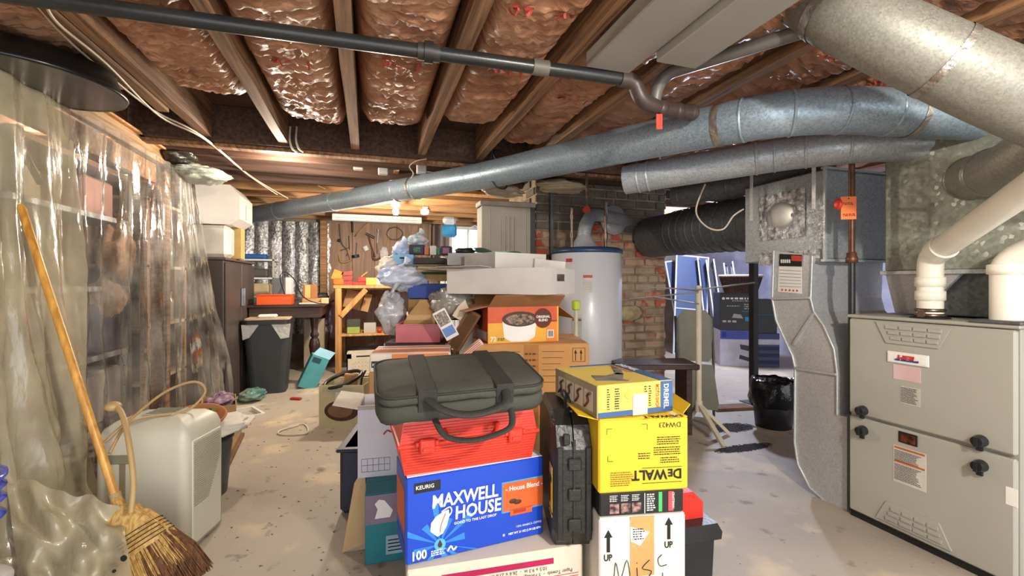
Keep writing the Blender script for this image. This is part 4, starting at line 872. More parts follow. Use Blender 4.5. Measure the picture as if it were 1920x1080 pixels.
for k in range(4): patch('red_stripe', t, 'front', fo, (.004,.003+k*.009,.19,.007+k*.009), mat('#c4553e'))
t = thing('cardboard_flap', 'cream torn cardboard flap between the pink bin and the orange coffee box', 'cardboard', P(848,592,2.50), 0, None, (.2,.0,camyaw(25))); MB().prism([(0,0,0),(.05,0,-.03),(.10,0,.03),(.07,0,.09),(.03,0,.05)], (0,.004,0)).build('flap', mat('#e0ceb0'), t)
# plastic bags
BAGW = clear('#dfe3ec', .55, .25, .8, 20, .5); BAGG = clear('#bdb9ae', .45, .25, .8, 20, .4)
def crumpled(name, label, c, rx, ry, rz, m, seed=0, knot=True, n=46, cat='bag', amp=.34):
    mb = MB(); vs = []; fs = []; M_ = 32
    for j in range(M_+1):
        a = -PI/2+PI*j/M_
        for i in range(n):
            b = 2*PI*i/n; d = Vector((math.cos(a)*math.cos(b), math.cos(a)*math.sin(b), math.sin(a)))
            k = 1+amp*noise.noise(d*1.7+Vector((seed,0,0)))+amp*.6*abs(noise.noise(d*4.3+Vector((0,seed,0))))-amp*.35*abs(noise.noise(d*8+Vector((0,0,seed))))-amp*.2*abs(noise.noise(d*17+Vector((seed,0,seed))))
            tz = 1 if d.z < .55 or not knot else 1-.0*(d.z); vs.append((d.x*rx*k*tz, d.y*ry*k*tz, d.z*rz*k))
    for j in range(M_):
        for i in range(n): fs.append((j*n+i, j*n+(i+1) % n, (j+1)*n+(i+1) % n, (j+1)*n+i))
    mb.add(vs, fs, True); o = mb.build(name, m, None, c); tag(o, label, cat)
    if knot: MB().tube([(0,0,rz*.9),(.01,0,rz*1.15),(.03,.01,rz*1.45)], [.02,.010,.03], 8).build('knot', m, o)
    return o
crumpled('plastic_bag', 'grey translucent bag bulging behind the pink bin carton', P(845,568,2.72), .14, .12, .10, BAGG, 3)
crumpled('plastic_bag', 'white-blue plastic bag hanging low at the left of the middle pile', P(735,585,2.95), .085, .09, .13, BAGW, 5)
crumpled('plastic_bag', 'big white and blue crumpled plastic bag on top of the middle pile left side', P(757,520,3.05), .15, .12, .085, mat('#dfe3ec', .3, 0, .2, 6, .6, 25, '#a3b3d6'), 7)
crumpled('plastic_bag', 'small cream crumpled bag tucked behind the white-blue bag', P(735,500,3.2), .10, .1, .07, mat('#d9d2c4', .4, 0, .1, 6, .5, 25), 9)

# the clutter table behind
t = thing('clutter_table', 'dark trestle table buried under the middle pile', 'table', W(-.85,2.98,0), camyaw(0))
MB().box((0,0,.80),(.75,.42,.83), None, .004).build('table_top', DARKW, t)
for x, y in ((.03,.03),(.68,.03),(.03,.35),(.68,.35)): MB().box((x,y,0),(x+.04,y+.04,.80), None, .003).build('leg', DARKW, t)
simple('blue_slab_carton', 'blue flat carton poking out left of the long white tray', 'box', 765, 560, 3.0, 6, .40, .3, .10, mat('#1d48a8', .5), flaps=False)
simple('green_stripe_box', 'tan box with a dark green stripe above the blue flat carton', 'box', 783, 527, 3.02, 6, .36, .26, .11, CARD_L, flaps=False)
patch('green_stripe', bpy.data.objects['green_stripe_box'], 'front', fo, (.0,.045,.36,.062), mat('#245a34'))
simple('base_carton', 'plain carton on the buried table under the blue flat carton', 'box', 765, 590, 3.02, 6, .45, .3, .105, CARD, flaps=False)
t = thing('grey_board', 'worn grey board lying across the back of the middle pile', 'board', P(758,499,3.0), camyaw(4)); MB().box((0,0,0),(.48,.3,.012), None, .002).build('board', mat('#7d756c', .8, 0, .2), t)
t = simple('light_blue_bin', 'light blue plastic bin with a hand slot on the grey board', 'bin', 736, 496, 3.12, 4, .145, .2, .07, mat('#8fc0e6', .4), flaps=False); patch('hand_slot', t, 'front', fo, (.05,.04,.095,.052), INK)
t = simple('dark_tray', 'dark brown shallow tray of cartons on the grey board', 'tray', 776, 495, 3.08, 2, .21, .2, .045, mat('#3b302f', .6), flaps=False)
t = simple('purple_carton', 'dark purple carton with a green picture, back left of the dark tray', 'box', 767, 477, 3.2, 3, .105, .1, .07, mat('#392a48', .5), flaps=False); patch('green_picture', t, 'front', fo, (.03,.015,.08,.05), mat('#4f8a68', .5, 0, .5, 80))
simple('orange_carton', 'small orange and white carton standing in the dark tray', 'box', 796, 478, 3.16, 3, .03, .08, .06, mat('#c8744c'), flaps=False)
simple('pale_carton', 'small pale carton beside the orange one in the dark tray', 'box', 806, 478, 3.16, 3, .045, .08, .065, mat('#d8d4cc'), flaps=False)
simple('green_carton', 'small green carton in the dark tray', 'box', 820, 478, 3.16, 3, .022, .08, .05, mat('#2f8560'), flaps=False)
t = simple('maroon_carton', 'dark maroon carton with a pale frame, right end of the dark tray', 'box', 826, 478, 3.14, 3, .075, .08, .062, mat('#4a2a42'), flaps=False); patch('pale_frame', t, 'front', fo, (.015,.012,.06,.05), mat('#9a6a80'))
crumpled('plastic_bag', 'blue and white plastic bag sitting in the light blue bin', P(752,468,3.2), .06, .06, .05, mat('#a9c4ea', .3, 0, .2, 9, .5, 30, '#dfe6f2'), 12)
crumpled('plastic_bag', 'pale pink and white bag behind the purple carton', P(784,452,3.3), .075, .06, .05, mat('#d8c3bd', .4, 0, .3, 20, .5, 30, '#8fb0c0'), 14)
# ------------------------------------------------------------------ water heater and what stands round the chimney
wc = Vector((1.605,3.12,0))
t = thing('water_heater', 'white cylindrical water heater with a dark blue top ring before the chimney', 'water heater', wc)
MB().lathe([(.255,.04),(.268,.05),(.268,1.265),(.262,1.27)], 48).build('tank', mat('#c9c8cb', .3, 0, .02, 3, 0, 60, None, .3), t)
MB().lathe([(.262,1.268),(.274,1.27),(.274,1.293),(.25,1.31),(.05,1.322),(.05,1.30)], 48).build('top_ring', mat('#2c4568', .35), t); MB().lathe([(.25,0),(.25,.042)], 32).build('base_ring', BLACK, t)
MB().tube(elbow_path([(-.03,-.02,1.30),(-.03,-.02,1.47),(.10,.10,1.60),(.50,.30,1.60),(.62,.42,1.60)], .08, 4), .052, 20).build('flue_pipe', GALV, t)
MB().lathe([(.115,1.31),(.055,1.40),(.05,1.42)], 20, (-.03,-.02,0)).build('draft_hood', GALV_L, t)
MB().lathe([(.055,0),(.13,0),(.13,.012),(.055,.012)], 24).build('flue_collar', GALV_L, t, (.45,.365,1.60), (PI/2,0,0))
for x, z1, nm in ((-.17,1.60,'cold'),(.11,1.66,'hot')):
    MB().tube([(x,-.10,1.30),(x,-.10,z1)], .011, 10).tube([(x,-.10,z1),(x-.0,-.10,z1),(x+(.12 if x<0 else -.04),-.02,z1)], .011, 10).tube([(x,-.10,1.38),(x,-.10,1.42)], .017, 10).tube([(x,-.10,1.52),(x,-.10,1.55)], .016, 10).build('water_pipe', mat('#8d7566', .4, .6, .3, 30), t)
MB().tube([(-.02,-.05,1.60),(-.02,-.05,1.88)], .010, 10).build('water_pipe', mat('#8d7566', .4, .6, .3, 30), t)
MB().tube([(-.04,-.065,1.60),(-.04,-.09,1.60)], .028, 14).build('valve_wheel', mat('#b83a30'), t)
def wpatch(nm, a0, a1, z0, z1, m, r=.2695):
    v0 = math.radians(a0); v1 = math.radians(a1)
    mb = MB().grid(lambda s_, q: (r*math.cos(v0+(v1-v0)*s_), r*math.sin(v0+(v1-v0)*s_), z0+(z1-z0)*q), 8, 1); return mb.build(nm, m, t)
wpatch('warning_label', -122, -108, .98, 1.11, mat('#d2cdc4')); wpatch('label_heading', -122, -108, 1.085, 1.105, mat('#b05a4a'), .2705); wpatch('brand_strip', -150, -139, 1.20, 1.225, mat('#b8303c'), .2705)
wpatch('rating_label', -140, -124, .62, .80, mat('#b9c0b6')); wpatch('label_heading', -139, -125, .775, .79, mat('#9a5a4a'), .2705)
for k in range(6): wpatch('print_line', -121, -109, 1.0+k*.012, 1.004+k*.012, GREY, .2708); wpatch('print_line', -138, -126, .64+k*.02, .645+k*.02, GREY, .2708)
t = thing('broom_pole', 'pale upright pole with a lime green cap in front of the water heater', 'pole', P(1080,700,2.78)*1); b = t.location.copy(); b.z = .0; t.location = b
MB().tube([(0,0,0),(0,0,.88)], .013, 12).build('pole', mat('#cbc3ae', .5), t); MB().box((-.022,-.02,.88),(.022,.02,.94), None, .006).build('cap', mat('#b9cf2f', .5), t)
# folding chair and little bench right of the chimney
t = thing('folding_chair', 'folded olive-grey metal chair leaning against the right side of the chimney', 'chair', W(1.33,3.62,0), 0, None, (math.radians(-5),0,camyaw(-20)))
OL = mat('#7f7a68', .45, 0, .1)
mb = MB(); mb.prism([(x*.27/.27, 0, z) for x, z in ((.0,.42),(.24,.42),(.27,.46),(.27,.76),(.22,.83),(.05,.83),(.0,.76))], (0,.018,0)); mb.build('seat_back', OL, t)
mb = MB(); mb.prism([(x, -.03, z) for x, z in ((.02,.05),(.30,.05),(.31,.10),(.27,.40),(.05,.40),(.01,.1))], (0,.018,0)); mb.build('seat', OL, t)
for x in (.0,.275): MB().tube([(x,.0,.0),(x,.0,.45),(x-.01,.02,.78)], .010, 8).build('leg', mat('#4d4a40', .4, .3), t)
t = thing('plank_bench', 'rough brown plank bench at the foot of the chimney behind the old tool box', 'bench', W(.72,3.05,0), camyaw(0))
MB().box((0,0,.455),(.56,.28,.49), None, .004).build('seat_plank', DARKW, t)
for x in (.04,.48): MB().box((x,.03,0),(x+.04,.25,.455), None, .003).build('leg', DARKW, t)
t = carton('tan_block', 'tan wooden box on the floor under the plank bench', 'box', W(.90,3.12,0), camyaw(0), .22, .16, .22, mat('#a06f3f'), flaps=False)

# portable drying stand
hb = P(1310,761,3.1); hb.z = 0
t = thing('drying_stand', 'cream tripod drying stand with thin rods near its top', 'drying stand', hb)
CR = mat('#d6cbb0', .5)
MB().tube([(0,0,.17),(0,0,1.03)], .0195, 14).build('pole', CR, t)
for u, v in ((1358,838),(1366,812),(1287,796)):
    e = PZ(u, v, .012)-hb; MB().bar((0,0,.215), e, .03, .022).build('leg', CR, t)
MB().tube([(0,0,.16),(0,0,.235)], .026, 12).build('hub', CR, t)
for (u0,v0,u1,v1,d0,d1) in ((1310,543,1415,530,3.05,3.15),(1310,543,1198,538,3.05,3.0),(1310,545,1255,540,3.05,3.3),(1180,560,1310,548,3.1,3.05),(1310,570,1225,556,3.05,2.95)):
    MB().tube([P(u0,v0,d0)-hb, P(u1,v1,d1)-hb], .005, 8).build('rod', mat('#8f8a83', .5), t)
# steel column, bin, boxes, screens
cp = P(1413,755,3.92); cp.z = 0
t = thing('steel_column', 'black square steel column from floor to ceiling in the far right bay', 'column', cp, .0); MB().box((-.028,-.028,.006),(.028,.028,1.89), None, .004).build('column', BLACK, t); MB().box((-.08,-.08,0),(.08,.08,.006)).build('base_plate', BLACK, t)
bp_ = PZ(1470, 812, 0)+Vector((.06,.14,0))
t = thing('trash_can', 'black plastic trash can with a black liner folded over its rim, beside the S-shaped duct', 'trash can', bp_)
MB().lathe([(.11,0),(.12,.005),(.145,.30),(.135,.30),(.115,.01)], 28).build('can', BLACKP, t)
LIN = mat('#17181b', .18, 0, .3, 12, .9, 18)
mb = MB(); n = 40; vs = []; lv = [(.150,.16),(.165,.20),(.158,.27),(.150,.335),(.140,.35),(.128,.33),(.12,.25),(.11,.1)]
for r_, z_ in lv:
    for k in range(n): a = 2*PI*k/n; q = r_*(1+.10*noise.noise(Vector((math.cos(a)*3, math.sin(a)*3, z_*9)))); vs.append((q*math.cos(a), q*math.sin(a), z_+.02*noise.noise(Vector((math.cos(a)*4, math.sin(a)*4, 3)))))
mb.add(vs, [(j*n+k, j*n+(k+1) % n, (j+1)*n+(k+1) % n, (j+1)*n+k) for j in range(len(lv)-1) for k in range(n)], True); mb.build('liner', LIN, t)
bx = P(1350,693,5.6); bx.z = 0
def hp_box(t): pass
t = carton('printer_carton', 'white and blue printer carton on the far right floor under the black printer carton', 'box', PZ(1350,686,0), camyaw(-13), .43, .42, .45, mat('#b9b7c8', .6), flaps=False)
patch('blue_band', t, 'front', fo, (.002,.34,.428,.448), mat('#3a48a8', .5)); patch('blue_square', t, 'front', (0,-.001,0), (.02,.36,.07,.43), mat('#24308a')); patch('printer_picture', t, 'front', fo, [(.22,.10),(.40,.05),(.41,.10),(.40,.20),(.41,.25),(.23,.28),(.24,.22),(.40,.18),(.39,.10),(.23,.15)], mat('#3a3844')); patch('pink_corner', t, 'front', (0,-.001,0), (.395,.35,.426,.44), mat('#b06ab8'))
t = carton('printer_carton', 'black printer carton with pale lettering, stacked under the wicker basket', 'box', PZ(1350,686,0)+Vector((.0,.0,.4515)), camyaw(-13), .43, .40, .47, mat('#2b2b33', .5), flaps=False)
patch('round_logo', t, 'front', fo, [(.04+.017*math.cos(k*PI/8), .40+.017*math.sin(k*PI/8)) for k in range(16)], WH); scribble(t, 'front', fo, .07, .39, .40, 1, .01, WH, .022); scribble(t, 'front', fo, .14, .365, .40, 1, .01, GREY, .012); scribble(t, 'front', fo, .28, .32, .40, 3, .026, GREY, .013); scribble(t, 'front', fo, .08, .30, .24, 1, .01, GREY, .012); patch('printer_picture', t, 'front', fo, [(.14,.16),(.27,.15),(.24,.20),(.16,.21)], mat('#b8b0b4')); patch('blue_square', t, 'front', fo, (.29,.12,.39,.17), mat('#3aa0d0')); patch('teal_line', t, 'front', fo, (.25,.235,.40,.245), mat('#2a7a94')); scribble(t, 'front', fo, .03, .10, .20, 1, .01, GREY, .025)
t = thing('wicker_basket', 'dark brown wicker basket with a pale rim on top of the black printer carton', 'basket', P(1395,546,5.5)+Vector((0,.05,0))); t.location.z = .923
WK = mat('#5b3f3a', .8, 0, .4, 60, 1, 90)
mb = MB(); mb.lathe([(.17,0),(.23,.20),(.22,.20),(.16,.012),(.001,.012)], 28, (0,0,0), 1.2, .8); mb.build('basket_body', WK, t)
mb = MB()
for k in range(34):
    a = 2*PI*k/34; mb.tube([(.174*1.2*math.cos(a), .174*.8*math.sin(a), .0),(.236*1.2*math.cos(a), .236*.8*math.sin(a), .21)], .006, 5)
for z in range(1,10): r_ = .17+.06*z/10; mb.tube([((r_+.004)*1.2*math.cos(2*PI*k/28), (r_+.004)*.8*math.sin(2*PI*k/28), z*.02) for k in range(29)], .005, 5, False)
mb.build('weave', WK, t); MB().tube([(.235*1.2*math.cos(2*PI*k/28), .235*.8*math.sin(2*PI*k/28), .21) for k in range(29)], .014, 8, False).build('rim', mat('#b8a6a0'), t)
t = carton('blue_drawer_box', 'blue and white box with three dark slots behind the steel column', 'box', PZ(1418,690,0)+Vector((.05,.05,0)), camyaw(-5), .28, .3, .42, mat('#39406e', .6), flaps=False); patch('white_band', t, 'front', fo, (.004,.28,.276,.345), mat('#b6b6c8'))
for k in range(3): patch('dark_slot', t, 'front', fo, (.004,.04+k*.085,.276,.085+k*.085), mat('#23294a'))
t = carton('black_box', 'black box on the blue slotted box behind the steel column', 'box', PZ(1418,690,0)+Vector((.05,.05,.4215)), camyaw(-5), .25, .3, .42, mat('#1c1d22', .5), flaps=False); patch('teal_line', t, 'front', fo, (.004,.22,.246,.235), mat('#23566a'))
# brown blocks and boards on the floor there
tag(MB().box((0,0,0),(.28,.20,.11), None, .01).build('wood_block', mat('#8d5f44', .8, 0, .3), None, PZ(1322,668,0), (0,0,-.3)), 'brown wooden block on the far floor at the foot of the leaning screens', 'block')
for nm, lb_, q, a, sz in (('wood_board','wide short brown board lying on the floor left of the steel column',(1345,772),-.15,(.34,.13,.022)),('wood_board','narrow dark board lying on the floor behind the drying stand feet',(1292,770),.1,(.30,.08,.018))):
    tag(MB().box((0,0,0),sz, None, .002).build(nm, mat('#8a6244', .8, 0, .2), None, PZ(q[0],q[1],0), (0,0,a)), lb_, 'board')
# window screens leaning in a row
SCR = clear('#5a6a92', .8, .5, .1, 200, .1); FRM = mat('#dfe2ee', .4)
def screen(u, v, lean, yaw, w_, h_, label, bar=False):
    t = thing('window_screen', label, 'window screen', PZ(u, v, 0), 0, 'white framed window screens stacked in the far right bay', (math.radians(-7), math.radians(lean), camyaw(yaw))); g = .022
    for a, b in (((0,0,0),(g,.02,h_)),((w_-g,0,0),(w_,.02,h_)),((g,0,0),(w_-g,.02,g)),((g,0,h_-g),(w_-g,.02,h_))): MB().box(a, b, None, .003).build('frame_bar', FRM, t)
    if bar: MB().box((g,0,h_*.45),(w_-g,.02,h_*.45+.018), None, .003).build('frame_bar', FRM, t)
    MB().box((g*.5,.008,g*.5),(w_-g*.5,.012,h_-g*.5)).build('screen_mesh', SCR, t)
ws = [(1262,664,5,4,.52,1.50,'leftmost','half hidden by the chimney'),(1278,660,-7,18,.60,1.40,'second','with a dark blue mesh'),(1330,668,7,58,.55,1.45,'third','seen at a slant'),(1350,668,3,66,.5,1.40,'fourth','seen at a slant'),(1366,668,6,70,.5,1.42,'fifth','seen nearly edge-on'),(1382,668,1,60,.5,1.35,'sixth','seen nearly edge-on'),(1400,668,4,66,.5,1.38,'rightmost','beside the printer cartons')]
for i, (u, v, ln, yw, w_, h_, nm, ex) in enumerate(ws): screen(u, v, ln, yw, w_, h_, 'white framed window screen, %s of the leaning row, %s' % (nm, ex), i % 2 == 0)

# ------------------------------------------------------------------ pipes, wires and things under the ceiling
ABS = mat('#2b2c2b', .3, 0, .15, 8, .05, 60)
t = thing('drain_pipe', 'long black plastic drain pipe hung under the joists, crossing the top of the photo', 'pipe', (0,0,0))
a0, a1 = Vector((-1.9,1.66,1.858)), Vector((.95,1.50,1.828)); MB().tube([a0, a1], .024, 20).build('pipe', ABS, t)
D_ = (a1-a0).normalized(); BRN = mat('#4b3d38', .4, 0, .2)
def cpl(p, L_, r, m, nm): MB().tube([p-D_*L_/2, p+D_*L_/2], r, 20).build(nm, m, t)
k1 = a0+D_*2.10; cpl(k1, .075, .029, mat('#3a3532', .4), 'coupling'); cpl(k1, .03, .036, mat('#2b2b2b', .4), 'coupling_nut'); k2 = a0+D_*2.50; cpl(k2, .06, .028, mat('#6a6358', .5), 'coupling'); cpl(a1-D_*.01, .05, .030, BRN, 'coupling')
MB().tube(elbow_path([a1, a1+Vector((.03,0,-.01)), a1+Vector((.06,.0,-.075)), a1+Vector((.16,.02,-.085)), a1+Vector((.34,.05,-.07))], .05, 5), .030, 18).build('trap_bend', BRN, t)
MB().tube(elbow_path([a1+Vector((.13,.02,-.08)), a1+Vector((.13,.0,-.01)), a1+Vector((.15,-.04,.03)), a1+Vector((.42,-.42,.045))], .04, 5), .024, 16).build('branch_pipe', mat('#6d6862', .4, .2), t)
for q in ((.16,.02,-.085),(.25,.035,-.078),(.33,.05,-.07)): MB().ball(a1+Vector(q), .035, 14, 10).build('fitting', BRN, t)
tag(MB().box((-.012,-.001,-.06),(.012,.001,0)).build('red_tag', mat('#d8452f'), None, a1+Vector((.14,.0,-.115)), (0,0,-TH)), 'small red tag hanging from the drain pipe trap', 'tag')
t = tag(MB().tube([a1+Vector((.14,.0,-.117)), a1+Vector((.15,.0,-.09))], .0015, 5).build('tie', BLACK, bpy.data.objects['red_tag']), kind=None); t.matrix_parent_inverse = bpy.data.objects['red_tag'].matrix_world.inverted() if False else Matrix.LocRotScale(a1+Vector((.14,.0,-.115)), Matrix.Rotation(-TH,3,'Z'), None).inverted()
CAB = mat('#cfc0a8', .5, 0, .1)
for i, (lb_, pts, r_) in enumerate((('pale cable stapled along the left joist, upper of the pair', [PZ(60,0,1.89),PZ(150,95,1.888),PZ(285,205,1.885),PZ(380,256,1.87),P(470,330,3.6),P(540,372,4.1)], .005),
        ('pale cable along the left joist, lower sagging one of the pair', [PZ(82,0,1.885),PZ(110,45,1.88),PZ(200,120,1.875),PZ(300,218,1.868),PZ(385,262,1.86),P(465,328,3.55),P(520,365,4.0)], .005),
        ('white cable drooping from the joists above the fluorescent light', [P(575,330,4.0),P(600,350,4.2),P(640,365,4.4)], .006),
        ('pale cable hanging in a loop from the lower duct to the sheet-metal box', [P(1322,345,2.6),P(1305,395,2.6),P(1325,425,2.55),P(1355,430,2.5),P(1375,405,2.5),P(1394,392,2.5)], .005))):
    tag(MB().tube(bezier_path(pts, 8), r_, 6).build('cable', CAB), lb_, 'cable')
for i, (u, x0) in enumerate(((548,0),(560,0))): tag(MB().tube(bezier_path([P(u-4,238,2.75),P(u-5,262,2.7),P(u,278,2.72),P(u+8,285,2.8)], 5), .006, 6).build('hook', CREAM), 'white hook hanging at the beam, %s of two' % ('left' if i == 0 else 'right'), 'hook')
# black tub lid stored up between the joists
t = thing('black_tub', 'black shiny round tub stored upside down under the joists at top left', 'tub', PZ(66,150,1.80), 0, None, (0,math.radians(2),-.2))
MB().lathe([(.22,.07),(.245,.0),(.26,-.012),(.26,.0),(.245,.012),(.225,.07),(.20,.08),(.001,.08)], 48).build('tub', mat('#0e0e10', .4, 0, .1), t); MB().lathe([(.25,-.015),(.262,-.018),(.266,-.008),(.26,.0),(.25,0)], 48).build('rim', mat('#1b1b1d', .25), t)
MB().bar((-.35,-.1,.088),(.1,.25,.088),.02,.02).build('support_rod', GALV_D, t)
# fluorescent fixture, bulb, smoke detector
t = thing('fluorescent_light', 'long white fluorescent fixture hung from the joists over the workbench', 'lamp', (-.42,5.86,1.82)); MB().box((0,0,.03),(1.08,.12,.075), None, .006).build('housing', WHITE, t)
for y in (.03,.09): MB().tube([(.03,y,.015),(1.05,y,.015)], .016, 12).build('tube', mat('#e9e9ea', .3), t)
for x in (.0,1.04): MB().box((x,.01,-.005),(x+.04,.11,.035), None, .004).build('end_socket', WHITE, t)
bl = P(742,388,4.62)
t = thing('light_bulb', 'glowing bare bulb in a white socket over the far workbench', 'lamp', bl); MB().lathe([(.001,-.085),(.022,-.080),(.032,-.055),(.028,-.03),(.014,-.005),(.014,.0)], 20).build('bulb', emit('#fff2da', 22), t); MB().lathe([(.03,0),(.045,.01),(.05,.045),(.05,.05)], 20).build('socket', WHITE, t)
t = thing('smoke_detector', 'round white smoke detector on the joists right of the glowing bulb', 'smoke detector', P(797,398,5.3)); MB().lathe([(.001,-.035),(.04,-.03),(.055,-.01),(.055,.03)], 24).build('cover', WHITE, t); MB().box((-.03,-.03,.03),(.03,.03,.06)).build('mount', WHITE, t)
for i, (u, v) in enumerate(((672,306),(718,315),(790,313))): tag(MB().box((-.035,-.03,-.05),(.035,.03,.05), None, .006).build('junction_box', mat('#c8c4c0')), '%s grey junction box on the joists behind the beam' % ('left','middle','right')[i], 'junction box').location = P(u, v, 3.35)

# ------------------------------------------------------------------ workbench and pegboard wall at the back
t = thing('pegboard', 'brown wood-grain wall panel with hanging hand tools at the back', 'panel', (-.52,6.69,.15))
PB = wood('#a4826c', '#84664f', .6, (14,14,1.2), .1)
for k in range(5): MB().box((.305*k+.002,0,0),(.305*k+.303,.012,1.74), None, .002).build('panel', PB, t)
t = thing('workbench', 'light pine workbench with a lower shelf below the tool wall', 'workbench', (-.364,5.55,0))
MB().box((-.02,0,.985),(1.05,.95,1.02), None, .004).build('bench_top', PINE, t); MB().box((0,.02,.42),(1.0,.9,.445), None, .004).build('lower_shelf', PINE, t)
for x, y in ((0,0),(.95,0),(0,.85),(.95,.85)): MB().box((x,y,0),(x+.07,y+.06,.985), None, .004).build('leg', PINE, t)
MB().bar((.06,.0,.66),(.34,.0,.97),.035,.06).build('brace', PINE, t)
RD = mat('#c9342a', .4, 0, .1)
def onbench(u): # point on the bench top seen in column u
    return PY(u, 534, 5.72)
def small(name, label, cat, loc, w_, d_, h_, m, yaw=0, **k): return carton(name, label, cat, loc, yaw, w_, d_, h_, m, flaps=False, **k)
def bench_at(u, y=5.65, z=1.0205): p = PY(u, 530, y); p.z = z; return p
t = thing('orange_clamp', 'orange plastic power tool on the left end of the pine workbench', 'tool', bench_at(634)); MB().box((-.06,-.03,0),(.06,.05,.08), None, .015).build('base', mat('#e27a2c'), t); MB().prism([(-.08,0,.08),(.03,0,.06),(.06,0,.15),(-.04,0,.19)], (0,.07,0)).build('head', mat('#f09a3c'), t)
t = thing('red_bin_stack', 'tall stack of red parts bins on the pine workbench', 'bin', bench_at(650))
for k in range(3): MB().prism([(-.06,0,.0+k*.06),(.06,0,0+k*.06),(.065,0,.05+k*.06),(-.05,0,.035+k*.06)], (0,.1,0)).build('bin_tray', RD, t)
t = thing('red_bin_stack', 'low red parts bin with a raised back, right one on the pine workbench', 'bin', bench_at(677)); MB().box((-.1,0,0),(.05,.08,.04), None, .005).build('bin_tray', RD, t); MB().box((-.04,.02,.04),(.06,.08,.10), None, .005).build('bin_tray', RD, t); MB().bar((.0,.05,.10),(.07,.05,.16),.012).build('handle', mat('#e0a040'), t)
small('seed_packet_box', 'pale green box on the pine workbench right of the red bins', 'box', bench_at(686), .13, .08, .09, mat('#b6bf62')); small('white_pink_box', 'white and pink box at the right end of the pine workbench', 'box', bench_at(706), .10, .08, .09, mat('#e0c9d0'))
# under the bench
t = small('tilted_carton', 'tan carton tilted on the lower shelf of the pine workbench', 'box', PY(642,578,5.75)+Vector((0,0,.02)), .30, .2, .22, CARD, bev=.003); t.rotation_euler = (0,.25,0); patch('brown_tape', t, 'front', fo, (.20,.0,.215,.22), BROWN)
small('green_radio', 'dark box with a green front on the lower shelf of the workbench', 'box', (-.24,5.62,.4455), .15, .12, .17, mat('#4a4a40')); patch('green_front', bpy.data.objects['green_radio'], 'front', fo, (.005,.005,.145,.08), mat('#9fb453'))
small('grey_tool_box', 'small grey box next to the green fronted box under the workbench', 'box', (-.05,5.62,.4455), .14, .12, .12, GREY); tag(MB().ball((0,0,.03), .03, 10, 8).build('red_ball', RD, None, (.13,5.62,.446)), 'small red ball shape on the lower workbench shelf', 'ball')
small('red_tin', 'red and white tin on the lower workbench shelf, right side', 'tin', (.20,5.64,.4455), .16, .12, .08, mat('#c24a3c')); small('paper_stack', 'stack of white papers above the red tin under the workbench', 'papers', (.19,5.66,.527), .16, .12, .10, PAPER)
t = thing('crate', 'cream plastic milk crate on the floor under the pine workbench', 'crate', PY(650,648,5.25)); t.location.z = 0; cw, cd, chh = .36, .28, .26
mb = MB(); mb.box((0,0,0),(cw,cd,.012)).box((0,0,chh-.05),(cw,.012,chh)).box((0,cd-.012,0),(cw,cd,chh)).box((0,0,0),(.012,cd,chh)).box((cw-.012,0,0),(cw,cd,chh)).box((0,0,0),(cw,.012,.03)).box((0,0,0),(.05,.012,chh)).box((cw-.05,0,0),(cw,.012,chh))
for k in range(1,7): mb.box((.05+k*.037,0,.03),(.058+k*.037,.012,chh-.05))
for k in range(1,4): mb.box((.05,0,.03+k*.045),(cw-.05,.012,.038+k*.045))
mb.build('crate_body', CREAM, t); MB().box((.10,-.001,chh-.035),(.26,.0,chh-.02)).build('hand_slot', INK, t)
# tools on the wall
TM = mat('#5a5048', .4, .5, .2); TW = mat('#b08a58', .6)
def wallp(u, v): return PY(u, v, 6.67)
def tool(name, label, parts):
    p0 = parts[0][1][0]; t = thing(name, label, 'hand tool', p0)
    for nm, pts, r_, m in parts: MB().tube(bezier_path([Vector(p)-p0 for p in pts], 4) if len(pts) > 2 else [Vector(p)-p0 for p in pts], r_, 8).build(nm, m, t)
tool('hacksaw', 'hacksaw with a black handle hanging left on the tool wall', [('frame', [wallp(636,420),wallp(640,455),wallp(652,470),wallp(650,480)], .008, TM), ('handle', [wallp(633,450),wallp(638,452)], .02, BLACK)])
tool('wooden_clamp', 'pale wooden hand clamp hanging low on the tool wall', [('jaw', [wallp(636,478),wallp(640,492),wallp(658,488)], .014, TW), ('jaw', [wallp(652,466),wallp(658,488)], .014, TW), ('screw', [wallp(638,470),wallp(656,464)], .006, TM)])
tool('plane_handle', 'round black knobbed tool hanging right of the wooden clamp', [('knob', [wallp(666,478),wallp(667,483)], .05, BLACK), ('shaft', [wallp(669,455),wallp(667,478)], .006, TM)])
tool('dark_bar', 'dark steel bar hanging near the left of the tool wall', [('bar', [wallp(660,400),wallp(661,436)], .014, BLACK)]); tool('pliers', 'slanting wooden handled tool near the top of the tool wall', [('handle', [wallp(690,418),wallp(668,440)], .011, TW), ('tip', [wallp(668,440),wallp(665,444)], .007, TM)])
tool('claw_hammer', 'claw hammer hanging in the middle of the tool wall', [('handle', [wallp(690,440),wallp(697,465),wallp(703,482)], .012, mat('#6b4632')), ('head', [wallp(686,438),wallp(702,446)], .018, TM)])
tool('c_clamp', 'dark C clamp hanging beside the claw hammer', [('frame', [wallp(698,470),wallp(700,486),wallp(712,484),wallp(714,472)], .014, mat('#6a4434', .5, .3)), ('screw', [wallp(706,456),wallp(707,476)], .007, TM)])
tool('wrench', 'slim steel wrench hanging right of the claw hammer', [('shaft', [wallp(709,432),wallp(708,455)], .008, STEEL), ('head', [wallp(709,430),wallp(709,435)], .017, STEEL)]); tool('tape_roll', 'small white square gadget hanging in the middle of the tool wall', [('body', [wallp(684,462),wallp(688,470)], .04, WHITE)])
